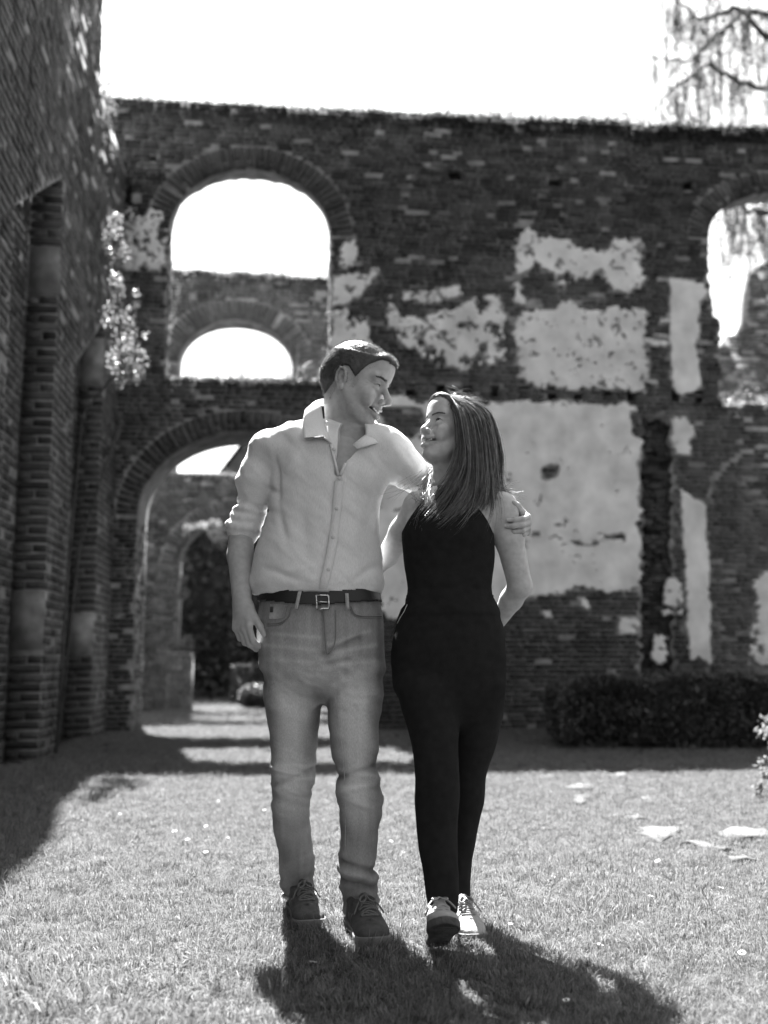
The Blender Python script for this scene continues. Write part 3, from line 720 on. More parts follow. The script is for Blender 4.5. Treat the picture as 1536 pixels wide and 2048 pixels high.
# climber growing out from the left wall into the sun
Yc = 9.05
cl_px = [(232, 440, 16, 150), (226, 475, 20, 200), (236, 505, 22, 200), (228, 530, 16, 110), (232, 560, 14, 80), (240, 585, 12, 60), (222, 630, 22, 160), (248, 640, 22, 150), (240, 668, 18, 120), (272, 610, 8, 34), (274, 585, 6, 20), (262, 660, 12, 60), (255, 700, 28, 240), (235, 720, 24, 190), (280, 720, 18, 110), (268, 744, 22, 130), (290, 668, 7, 22), (244, 752, 20, 120)]
clm = [(at(x, y, Yc + rng.uniform(-.15, .15)), np.array([1, 1.1, 1.2]) * r * Yc / F * 1.15, int(n * .7)) for x, y, r, n in cl_px]
b0 = LF.w(Yc - 9.0, 0, .02)
b0 = np.array([LF.w(.45, 0, .05)[0], LF.w(.45, 0, .05)[1], 0.0])
stems = [np.array([b0, b0 + [.02, .05, 1.5], b0 + [.08, .1, 3.0], at(245, 730, Yc), at(238, 640, Yc), at(230, 450, Yc)]),
         np.array([b0 + [0, .02, 0], b0 + [.1, .1, 1.8], at(255, 800, Yc), at(270, 720, Yc), at(272, 600, Yc)])]
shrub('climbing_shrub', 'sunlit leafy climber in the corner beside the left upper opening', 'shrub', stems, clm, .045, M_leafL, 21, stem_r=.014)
# small plants on the pier and the farther doorway
tops_ = [(at(206, 172, 10.3), .13, 120), (at(222, 215, 10.4), .10, 60), (at(200, 182, 10.3), .1, 60)]
shrub('wall_plant', 'bright tuft of leaves where the left wall meets the sky', 'plant', [np.array([at(196, 215, 10.3), at(203, 190, 10.3), at(207, 172, 10.3)])], tops_, .04, M_leafL, 22)
shrub('wall_plant', 'small sunlit plant on the left wall below its top corner', 'plant', [np.array([at(195, 420, 10.2), at(198, 400, 10.2), at(199, 385, 10.2)])], [(at(200, 388, 10.2), .09, 70), (at(205, 400, 10.2), .05, 24)], .035, M_leafL, 23)
Yr = 17.0
shrub('wall_plant', 'sunlit ivy on the left side of the farther doorway arch', 'plant', [np.array([at(352, 1300, Yr), at(362, 1180, Yr), at(372, 1080, Yr), at(420, 1050, Yr)])],
      [(at(400, 1052, Yr), (.3, .12, .07), 150), (at(428, 1046, Yr), (.12, .1, .09), 90), (at(372, 1066, Yr), (.06, .1, .16), 90), (at(366, 1090, Yr), .1, 70), (at(366, 1118, Yr), .09, 50), (at(347, 1125, Yr), .08, 40), (at(352, 1140, Yr), .08, 40), (at(378, 1135, Yr), .07, 26), (at(368, 1188, Yr), .12, 80), (at(366, 1160, Yr), .08, 40)], .06, M_leafL, 24)
st_e = empty('brick_pier', tuple(gnd(356, 1424)))
tag(st_e, 'low square brick pier beyond the doorway with a plant on top', 'pier')
pc = gnd(356, 1424); PF = Frame(pc - ES * .2, ES, -ED); zt = float(PF.uv(356, 1304)[1])
mb = MB(); M3 = np.column_stack([ES, ED, UP]); mb.box(PF.w(.2, zt / 2, -.2), (.38, .38, zt), M3); o = mb.build('pier_core', M_mortar); child_at_world(o, st_e)
itp = courses(0, .4, 0, zt, .066, (.2, .1), .012, lambda s, t: (s > 0) & (s < .4) & (t < zt), lambda s, t: .6 + 0 * s, missing=0)
place_bricks(st_e, PF, itp, M_brickR, .06, 90)
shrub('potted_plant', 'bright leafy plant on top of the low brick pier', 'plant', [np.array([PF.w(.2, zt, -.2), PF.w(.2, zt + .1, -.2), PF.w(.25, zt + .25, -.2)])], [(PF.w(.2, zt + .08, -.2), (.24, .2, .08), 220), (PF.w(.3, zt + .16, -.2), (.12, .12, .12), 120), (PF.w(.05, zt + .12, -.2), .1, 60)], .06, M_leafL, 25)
# clipped box bushes beyond the doorway
def clipped(name, label, c, r, n, size, seed, box=False):
    g_ = np.random.default_rng(seed); e = empty(name, tuple(c))
    q = g_.normal(size=(n, 3))
    if box:
        q = g_.uniform(-1, 1, (n, 3)); ax = g_.integers(0, 3, n); q[np.arange(n), ax] = np.sign(q[np.arange(n), ax]) * g_.uniform(.9, 1.04, n)
    else: q /= np.linalg.norm(q, axis=1, keepdims=True); q *= g_.uniform(.86, 1.06, (n, 1))
    q = q * np.asarray(r) + np.array([0, 0, r[2]]); q[:, 2] = np.maximum(q[:, 2], .02)
    q *= 1 + .1 * (fbm(q[:, 0:1] * 4, q[:, 1:2] * 4, q[:, 2:3] * 4, seed) - .5)
    leaves('foliage', q, size, M_leaf, e, seed)
    mb = MB(); mb.tube([(0, 0, 0), (0, 0, r[2] * 1.2)], [min(r[:2]) * .12, .03], 8); mb.build('trunk', M_bark, e)
    P = q * np.array([.86, .86, .88]); Pn = []
    m2 = MB()
    for k in range(9):
        t = (k + .5) / 9
        rr = 1 if box else math.sqrt(max(0.05, 1 - (2 * t - 1) ** 2))
        m2.tube([(0, 0, .02 + t * r[2] * 1.8), (0, 0, .02 + (t + .11) * r[2] * 1.75)], [min(r[:2]) * .84 * rr] * 2, 10)
    m2.build('twig_core', M_moss, e)
    tag(e, label, 'bush', 'clipped bushes beyond the doorway'); return e
c = gnd(512, 1419); clipped('clipped_bush', 'low rounded clipped bush with sunlit top beyond the doorway', c, (.30, .30, .21), 2600, .05, 31)
c = gnd(530, 1407); clipped('clipped_bush', 'taller clipped block of hedge behind the rounded bush', c, (.58, .5, .36), 4200, .055, 32, True)
# ---- hedge in the wall's shade and bush at the right edge
def hedge(name, label, x0, x1, yb, yt, seed, n, dep, cat='hedge', matl=M_leaf, Yo=0.0, size=.05):
    g_ = np.random.default_rng(seed); a = gnd(x0, yb); b = gnd(x1, yb); Yd = a[1] + Yo
    ht = at((x0 + x1) / 2, yt, Yd + dep * .5)[2]; w = abs(b[0] - a[0])
    e = empty(name, ((a[0] + b[0]) / 2, Yd + dep / 2, 0))
    q = g_.uniform(-1, 1, (n, 3)); ax = g_.choice(3, n, p=[.15, .5, .35]); q[np.arange(n), ax] = np.sign(q[np.arange(n), ax]) * g_.uniform(.88, 1.0, n)
    pw = 6.0; rr = (np.abs(q[:, :1]) ** pw + np.abs(q[:, 2:3]) ** pw) ** (1 / pw); q[:, [0, 2]] /= np.maximum(rr, 1.0) ** 1.0
    q = q * np.array([w / 2, dep / 2, ht / 2]) + np.array([0, 0, ht / 2])
    q += (fbm(q[:, 0:1] * 2.5, q[:, 1:2] * 2.5, q[:, 2:3] * 2.5, seed) - .5) * .16; q[:, 2] = np.maximum(q[:, 2], .01)
    leaves('foliage', q, size, matl, e, seed)
    mb = MB(); ns = 14
    for i in range(ns):
        xx = -w * .46 + w * .92 * i / (ns - 1); mb.tube([(xx, 0, 0), (xx + .02, .02, ht * .45), (xx, 0, ht * .86)], [.022, .016, .008], 6)
    mb.build('stem', M_bark, e)
    mb = MB(); mb.box((0, 0, ht * .44), (w * .9, dep * .8, ht * .8)); mb.build('twig_core', M_moss, e)
    tag(e, label, cat); return e
hedge('hedge', 'dark clipped hedge in the shade at the foot of the plastered wall', 1128, 1640, 1500, 1352, 41, 30000, 1.0)
hedge('hedge', 'tall dark hedge closing the view through the farther doorway', 250, 760, 1399, 960, 42, 16000, 1.2, size=.16)
# sunlit bush poking in at the right edge
Yb = gnd(1530, 1600)[1]
bb = gnd(1668, 1592)
sb = []; cl = []
for i in range(16):
    a = rng.uniform(0, 6.28); tip = bb + np.array([math.cos(a) * .38 - .02, math.sin(a) * .3, rng.uniform(.12, .5)])
    sb.append(np.array([bb, bb + (tip - bb) * .5 + [0, 0, .06], tip])); cl.append((tip, .08, 45)); cl.append((bb + (tip - bb) * .6 + [0, 0, .05], .08, 30))
for (x, y) in ((1512, 1574), (1522, 1552), (1530, 1524), (1534, 1494), (1503, 1580)): cl.append((at(x + 10, y, Yb), .035, 22))
shrub('low_shrub', 'small glossy-leaved shrub at the right edge of the lawn', 'shrub', sb, cl, .042, M_leafL, 43, stem_r=.008)
# ---- willow behind the wall
wt = empty('willow_tree', (9.6, 21.5, 0)); Yw = 21.5
mb = MB(); mb.tube([(0, 0, 0), (.1, .1, 3), (-.1, 0, 6), (-.2, .1, 9.5), (-.3, 0, 13)], [.42, .36, .3, .22, .1], 12)
mb.build('trunk', M_bark, wt, True)
mb = MB(); g_ = np.random.default_rng(50); LP = []; tw = MB()
def wl(px, py): p = at(px, py, Yw); return p - np.array([9.6, 21.5, 0])
limbs = [[wl(1700, 260), wl(1560, 190), wl(1480, 155), wl(1410, 150), wl(1340, 165)], [wl(1700, 160), wl(1600, 90), wl(1530, 88), wl(1450, 92), wl(1390, 105), wl(1310, 106)], [wl(1700, 60), wl(1580, 10), wl(1470, 14), wl(1400, 40), wl(1350, -30)], [wl(1700, -60), wl(1560, -90), wl(1440, -80), wl(1360, -10)], [wl(1720, 480), wl(1600, 440), wl(1530, 430), wl(1470, 424), wl(1430, 440)], [wl(1720, 300), wl(1640, 330), wl(1560, 360), wl(1500, 380)]]
for lb in limbs:
    lb = np.array(lb); lb[:, 1] += g_.normal(0, .35, len(lb)); ts = np.linspace(0, 1, 24); seg = np.linspace(0, 1, len(lb))
    P = np.column_stack([np.interp(ts, seg, lb[:, k]) for k in range(3)]) + g_.normal(0, .03, (24, 3))
    root = np.array([[-.1, 0, max(3.5, P[0][2] - 1.0)]]); P = np.concatenate([root, P])
    mb.tube(P, np.linspace(.10, .018, len(P)), 7)
    for i in range(5, 25):
        for _ in range(5):
            if g_.random() < .3: continue
            p = P[i] + g_.normal(0, .08, 3); ln = g_.uniform(.4, 1.7) * (1.2 if lb[0][2] > 9 else .8); m = int(ln * 40)
            sw = np.cumsum(g_.normal(0, .012, (m, 3)), 0); st = p + sw + np.column_stack([np.zeros(m), np.zeros(m), -np.linspace(0, ln, m)])
            tw.tube(st[::4] if m > 8 else st, .006, 4, cap=False)
            dens = (fbm(np.arange(m) * .12, g_.uniform(0, 99), 0, 3) > .45)
            LP.append(st[dens] + g_.normal(0, .025, (dens.sum(), 3)))
mb.build('limb', M_bark, wt, True); tw.build('hanging_twigs', M_bark, wt)
leaves('foliage', np.concatenate(LP + [p + g_.normal(0, .05, p.shape) for p in LP]), 0.075, M_leaf, wt, 51, .3, droop=(0, 0, -1.0))
tag(wt, 'willow tree with thin hanging twigs above the wall at the right', 'tree')
# ---- slate roof far behind, its slope shows under the doorway arch
rf = empty('outbuilding', (-3.2, 27.0, 0)); YR = 27.0
def rl_(px, py): p = at(px, py, YR); return p - np.array([-3.2, 27.0, 0])
a = rl_(438, 945); b = rl_(540, 812); c_ = rl_(640, 945)
mb = MB()
for k, (p, q) in enumerate(((a, b), (b, c_))):
    n = 9
    for i in range(n):
        f0, f1 = i / n, (i + 1.15) / n; P0 = p + (q - p) * f0; P1 = p + (q - p) * min(f1, 1.0)
        for j in range(8):
            y0, y1 = j * .5, j * .5 + .49; off = .02 * (i % 2)
            lift = np.array([0, 0, .03])
            V = [P0 + [0, y0, 0] + lift, P1 + [0, y0, 0] + lift * .3, P1 + [0, y1, 0] + lift * .3, P0 + [0, y1, 0] + lift]
            V += [x - np.array([0, 0, .03]) for x in V]
            mb.add(V, [(0, 1, 2, 3), (7, 6, 5, 4), (0, 4, 5, 1), (1, 5, 6, 2), (2, 6, 7, 3), (3, 7, 4, 0)], rng.uniform(.35, .6))
mb.build('roof', M_moss, rf)
mb = MB(); V = [a + [.1, .05, 0], c_ + [-.1, .05, 0], b + [0, .05, -.05]]
zb = 0.0
V2 = [np.array([a[0] + .1, .05, zb]), np.array([c_[0] - .1, .05, zb]), V[1], V[2], V[0]]
W2 = V2 + [x + np.array([0, 3.9, 0]) for x in V2]
mb.add(W2, [(0, 1, 2, 3, 4), (9, 8, 7, 6, 5), (0, 5, 6, 1), (1, 6, 7, 2), (4, 9, 5, 0)]); mb.build('gable_wall', M_brickR, rf)
tag(rf, 'dark gabled roof far behind the ruin, under the doorway arch', 'building')
# ------------------------------------------------------------------ distance-field modelling for bodies and clothes
def crom(x, xs, ys):
    xs = np.asarray(xs, float); ys = np.asarray(ys, float); o = np.argsort(xs); xs = xs[o]; ys = ys[o]
    m = np.gradient(ys, xs) if len(xs) > 2 else np.full(2, (ys[1] - ys[0]) / (xs[1] - xs[0]))
    x = np.clip(x, xs[0], xs[-1]); i = np.clip(np.searchsorted(xs, x) - 1, 0, len(xs) - 2)
    h = xs[i + 1] - xs[i]; t = (x - xs[i]) / h
    return (2 * t**3 - 3 * t**2 + 1) * ys[i] + (t**3 - 2 * t**2 + t) * h * m[i] + (-2 * t**3 + 3 * t**2) * ys[i + 1] + (t**3 - t**2) * h * m[i + 1]
class Sdf:
    def __init__(s, lo, hi, h):
        s.lo = np.asarray(lo, float); s.h = h; n = np.ceil((np.asarray(hi, float) - s.lo) / h).astype(int) + 1; s.n = n
        s.ax = [s.lo[i] + h * np.arange(n[i]) for i in range(3)]; s.f = np.full(n, 1.0, np.float32)
    def sl(s, lo, hi):
        a = [int(np.clip(math.floor((lo[i] - s.lo[i]) / s.h), 0, s.n[i])) for i in range(3)]; b = [int(np.clip(math.ceil((hi[i] - s.lo[i]) / s.h) + 1, 0, s.n[i])) for i in range(3)]
        S = tuple(slice(a[i], b[i]) for i in range(3))
        return S, s.ax[0][S[0]][:, None, None], s.ax[1][S[1]][None, :, None], s.ax[2][S[2]][None, None, :]
    def put(s, S, d, k, sub=False):
        f = s.f[S]
        if f.size == 0: return s
        if sub:
            d = -d; h = np.clip(.5 - .5 * (d - f) / k, 0, 1); s.f[S] = f * h + d * (1 - h) + k * h * (1 - h)
            # smooth max of f and -d
        else:
            h = np.clip(.5 + .5 * (d - f) / k, 0, 1); s.f[S] = d * (1 - h) + f * h - k * h * (1 - h)
        return s
    def rc(s, a, b, ra, rb, k=.01, sub=False, flat=None, ff=1.0):
        a = np.asarray(a, float); b = np.asarray(b, float); R_ = max(ra, rb) + k * 2 + .03
        S, X, Y, Z = s.sl(np.minimum(a, b) - R_, np.maximum(a, b) + R_)
        d = b - a; L2 = float(d @ d) + 1e-12
        px, py, pz = X - a[0], Y - a[1], Z - a[2]
        t = np.clip((px * d[0] + py * d[1] + pz * d[2]) / L2, 0, 1)
        qx, qy, qz = px - t * d[0], py - t * d[1], pz - t * d[2]
        q2 = qx * qx + qy * qy + qz * qz
        if flat is not None:
            n = np.asarray(flat, float); n = n / np.linalg.norm(n); q2 = q2 + (ff * ff - 1) * (qx * n[0] + qy * n[1] + qz * n[2]) ** 2
        return s.put(S, np.sqrt(q2) - (ra + (rb - ra) * t), k, sub)
    def chain(s, P, Rr, k=.01, **kw):
        for i in range(len(P) - 1): s.rc(P[i], P[i + 1], Rr[i], Rr[i + 1], k, **kw)
        return s
    def ell(s, c, r, k=.01, sub=False, rot=None):
        c = np.asarray(c, float); r = np.broadcast_to(np.asarray(r, float), (3,)); m = r.max() + 2 * k + .03
        S, X, Y, Z = s.sl(c - m, c + m); px, py, pz = X - c[0], Y - c[1], Z - c[2]
        if rot is not None:
            M = np.asarray(rot, float); px, py, pz = [px * M[0, i] + py * M[1, i] + pz * M[2, i] for i in range(3)]
        k0 = np.sqrt((px / r[0]) ** 2 + (py / r[1]) ** 2 + (pz / r[2]) ** 2); k1 = np.sqrt((px / r[0] ** 2) ** 2 + (py / r[1] ** 2) ** 2 + (pz / r[2] ** 2) ** 2) + 1e-9
        return s.put(S, k0 * (k0 - 1) / k1, k, sub)
    def loft(s, rows, k=.01, axis=2, p=2.0, sub=False, grow=0.0):
        """rows: (t, c1, c2, r1, r2) cross sections along `axis`; c/r in the two other axes in order"""
        A = np.array(sorted(rows), float); o = [i for i in range(3) if i != axis]
        lo = np.zeros(3); hi = np.zeros(3); m = .05 + 2 * k
        lo[axis] = A[0, 0] - m; hi[axis] = A[-1, 0] + m
        lo[o[0]] = (A[:, 1] - A[:, 3]).min() - m; hi[o[0]] = (A[:, 1] + A[:, 3]).max() + m
        lo[o[1]] = (A[:, 2] - A[:, 4]).min() - m; hi[o[1]] = (A[:, 2] + A[:, 4]).max() + m
        S, X, Y, Z = s.sl(lo, hi); G = [X, Y, Z]; t = G[axis]
        c1, c2, r1, r2 = [crom(t, A[:, 0], A[:, i]) for i in range(1, 5)]; r1 = np.maximum(r1, .002) + grow; r2 = np.maximum(r2, .002) + grow
        u_, v_ = np.abs(G[o[0]] - c1) / r1, np.abs(G[o[1]] - c2) / r2
        q = np.sqrt(u_ * u_ + v_ * v_) if p == 2.0 else (u_ ** p + v_ ** p) ** (1 / p)
        gl = np.sqrt((u_ / r1) ** 2 + (v_ / r2) ** 2) / np.maximum(q, 1e-6)
        d = np.where(q > .3, (q - 1) / np.maximum(gl, 1e-3), (q - 1) * np.minimum(r1, r2))
        d = np.maximum(d, np.maximum(A[0, 0] - t, t - A[-1, 0]))
        return s.put(S, d, k, sub)
    def cut(s, n, c, k=.006):
        """remove the half space on the side n of point c"""
        n = np.asarray(n, float); n = n / np.linalg.norm(n); c = np.asarray(c, float)
        X, Y, Z = s.ax[0][:, None, None], s.ax[1][None, :, None], s.ax[2][None, None, :]
        d = (X - c[0]) * n[0] + (Y - c[1]) * n[1] + (Z - c[2]) * n[2]
        s.f = np.maximum(s.f, d).astype(np.float32); return s
    def val(s, P):
        g_ = (np.asarray(P, float) - s.lo) / s.h; i = np.clip(np.floor(g_).astype(int), 0, s.n - 2); t = g_ - i; r = 0
        for dx in (0, 1):
            for dy in (0, 1):
                for dz in (0, 1):
                    w = (t[:, 0] if dx else 1 - t[:, 0]) * (t[:, 1] if dy else 1 - t[:, 1]) * (t[:, 2] if dz else 1 - t[:, 2])
                    r = r + w * s.f[i[:, 0] + dx, i[:, 1] + dy, i[:, 2] + dz]
        return r
    def grad(s, P):
        e = s.h; G = np.column_stack([s.val(P + e * np.eye(3)[i]) - s.val(P - e * np.eye(3)[i]) for i in range(3)])
        return G / (np.linalg.norm(G, axis=1, keepdims=True) + 1e-9)
    def snap(s, P, it=8):
        P = np.array(P, float).reshape(-1, 3)
        for _ in range(it): P = P - s.grad(P) * np.clip(s.val(P), -.02, .02)[:, None] * .8
        return P, s.grad(P)
    def drop(s, P, d, n=80, far=.4):
        """march from P along d to the first surface"""
        P = np.array(P, float).reshape(-1, 3); d = np.asarray(d, float); d = d / np.linalg.norm(d); t = np.zeros(len(P))
        for _ in range(n): t = t + np.clip(s.val(P + t[:, None] * d), -.01, .02) * .7
        Q = P + t[:, None] * d; return Q, s.grad(Q)
    def net(s):
        f = s.f; f[0] = f[-1] = 1; f[:, 0] = f[:, -1] = 1; f[:, :, 0] = f[:, :, -1] = 1
        sg = f < 0; nx, ny, nz = f.shape
        cnt = np.zeros((nx - 1, ny - 1, nz - 1), np.int8); C = [(a, b, c) for a in (0, 1) for b in (0, 1) for c in (0, 1)]
        for a, b, c in C: cnt += sg[a:nx - 1 + a, b:ny - 1 + b, c:nz - 1 + c]
        act = (cnt > 0) & (cnt < 8); I = np.argwhere(act); idx = np.full(act.shape, -1, np.int32); idx[act] = np.arange(len(I))
        vals = {c: f[I[:, 0] + c[0], I[:, 1] + c[1], I[:, 2] + c[2]] for c in C}
        pos = np.zeros((len(I), 3)); num = np.zeros(len(I))
        for c in C:
            for ax in range(3):
                if c[ax]: continue
                d = list(c); d[ax] = 1; d = tuple(d); a, b = vals[c], vals[d]; x = (a < 0) != (b < 0)
                t = np.where(x, a / np.where(x, a - b, 1), 0); p = np.array(c, float)[None].repeat(len(I), 0); p[:, ax] += t
                pos += p * x[:, None]; num += x
        V = s.lo + s.h * (I + pos / num[:, None]); Fs = []
        for ax in range(3):
            o1, o2 = (ax + 1) % 3, (ax + 2) % 3
            A = np.take(sg, range(0, f.shape[ax] - 1), ax); B = np.take(sg, range(1, f.shape[ax]), ax)
            E = np.argwhere(A != B); E = E[(E[:, o1] > 0) & (E[:, o2] > 0) & (E[:, o1] < f.shape[o1] - 1) & (E[:, o2] < f.shape[o2] - 1)]
            ins = A[E[:, 0], E[:, 1], E[:, 2]]; e1 = np.eye(3, dtype=int)[o1]; e2 = np.eye(3, dtype=int)[o2]
            g4 = [idx[tuple((E - da * e1 - db * e2).T)] for da, db in ((1, 1), (0, 1), (0, 0), (1, 0))]
            Q = np.column_stack(g4); Q[~ins] = Q[~ins][:, ::-1]; Fs.append(Q)
        return V, np.concatenate(Fs)
def vnormals(V, Q):
    n = np.cross(V[Q[:, 2]] - V[Q[:, 0]], V[Q[:, 3]] - V[Q[:, 1]]); N = np.zeros_like(V)
    for k in range(4): np.add.at(N, Q[:, k], n)
    return N / (np.linalg.norm(N, axis=1, keepdims=True) + 1e-12)
def relax(V, Q, it=2, w=.5):
    for _ in range(it):
        S = np.zeros_like(V); c = np.zeros(len(V))
        for a, b in ((0, 1), (1, 2), (2, 3), (3, 0)):
            np.add.at(S, Q[:, a], V[Q[:, b]]); np.add.at(S, Q[:, b], V[Q[:, a]]); np.add.at(c, Q[:, a], 1); np.add.at(c, Q[:, b], 1)
        V = V + w * (S / np.maximum(c, 1)[:, None] - V)
    return V
def sub_mesh(V, Q, keep):
    """faces whose four corners are all kept"""
    k = keep[Q].all(1); q = Q[k]; used = np.unique(q); m = np.full(len(V), -1); m[used] = np.arange(len(used))
    return V[used], m[q], used
def merge(parts):
    V = []; Q = []; A = []; n = 0
    for v, q, a in parts: V.append(v); Q.append(q + n); A.append(a); n += len(v)
    return np.concatenate(V), np.concatenate(Q), np.concatenate(A)
def body_obj(name, V, Q, matl, parent, tone=None, smooth=True, rel=1):
    if rel: V = relax(V, Q, rel, .45)
    me = mesh(name, V, Q, smooth, {'tone': np.full(len(V), .5) if tone is None else tone})
    o = link(name, me, matl)
    child_at_world(o, parent); return o
def mb_obj(mb, name, matl, parent, smooth=True):
    o = mb.build(name, matl, None, smooth); child_at_world(o, parent); return o
def strands(P, N, L, w, seed=0, jit=.35, flow=None, fl=0.0, bend=0.0):
    """short tapered hairs"""
    g_ = np.random.default_rng(seed); n = len(P); d = N + g_.normal(0, jit, (n, 3))
    if flow is not None: d = d * (1 - fl) + np.asarray(flow) * fl
    d /= np.linalg.norm(d, axis=1, keepdims=True); L = np.broadcast_to(L, (n,))[:, None] * g_.uniform(.6, 1.2, (n, 1))
    s = np.cross(d, g_.normal(size=(n, 3))); s /= np.linalg.norm(s, axis=1, keepdims=True)
    V = np.stack([P - s * w, P + s * w, P + d * L], 1).reshape(-1, 3)
    return V, np.arange(3 * n).reshape(-1, 3)
def tri_obj(name, V, T, matl, parent, tone=.5):
    me = mesh(name, V, T, False, {'tone': np.full(len(V), tone)}); o = link(name, me, matl); child_at_world(o, parent); return o
M_skin = mat('skin', 0.37, 0.46, scale=60.0, attr='tone', rough=.5, spec=.35, bump=.06, bscale=300)
M_linen = mat('linen', 0.60, 0.76, scale=220.0, attr='tone', rough=.9, bump=.25, bscale=420, stretch=(3.0, 3.0, .35), detail=6.0)
M_denim = mat('denim', 0.28, 0.44, scale=260.0, attr='tone', rough=.9, bump=.3, bscale=500, stretch=(3.0, 3.0, .4), detail=6.0)
M_stitch = mat('stitching', 0.17, 0.22, rough=.9)
M_black = mat('black_cloth', 0.014, 0.020, scale=40.0, rough=.95, spec=.1, bump=.1, bscale=300)
M_leather = mat('belt_leather', 0.008, 0.014, rough=.45, spec=.4, bump=.15, bscale=200)
M_metal = mat('buckle_metal', 0.55, 0.6, rough=.25, metal=1.0)
M_hairM = mat('short_hair', 0.05, 0.09, scale=80.0, attr='tone', rough=.5, spec=.6, transl=.25)
M_hairW = mat('long_hair', 0.085, 0.19, scale=60.0, attr='tone', rough=.42, spec=.6, transl=.2)
M_brow = mat('brow_hair', 0.07, 0.10, rough=.6)
M_eye = mat('eye_white', 0.55, 0.6, rough=.2, spec=.5)
M_iris = mat('iris', 0.015, 0.02, rough=.15, spec=.5)
M_teeth = mat('teeth', 0.6, 0.66, rough=.25, spec=.5)
M_mouth = mat('mouth_dark', 0.03, 0.04, rough=.6)
M_button = mat('button', 0.5, 0.58, rough=.35)
M_suede = mat('suede_dark', 0.045, 0.075, scale=50.0, rough=.95, bump=.2, bscale=300)
M_suedeL = mat('suede_stripe', 0.14, 0.17, scale=50.0, rough=.9)
M_gum = mat('gum_sole', 0.14, 0.19, scale=30.0, rough=.7)
M_lace = mat('lace_grey', 0.10, 0.14, scale=200.0, rough=.9)
M_sneak = mat('pale_suede', 0.26, 0.34, scale=50.0, rough=.9, bump=.2, bscale=300)
M_sneakW = mat('white_leather', 0.6, 0.68, rough=.6)
M_soleD = mat('dirty_sole', 0.06, 0.12, scale=30.0, rough=.9, bump=.5, bscale=120)

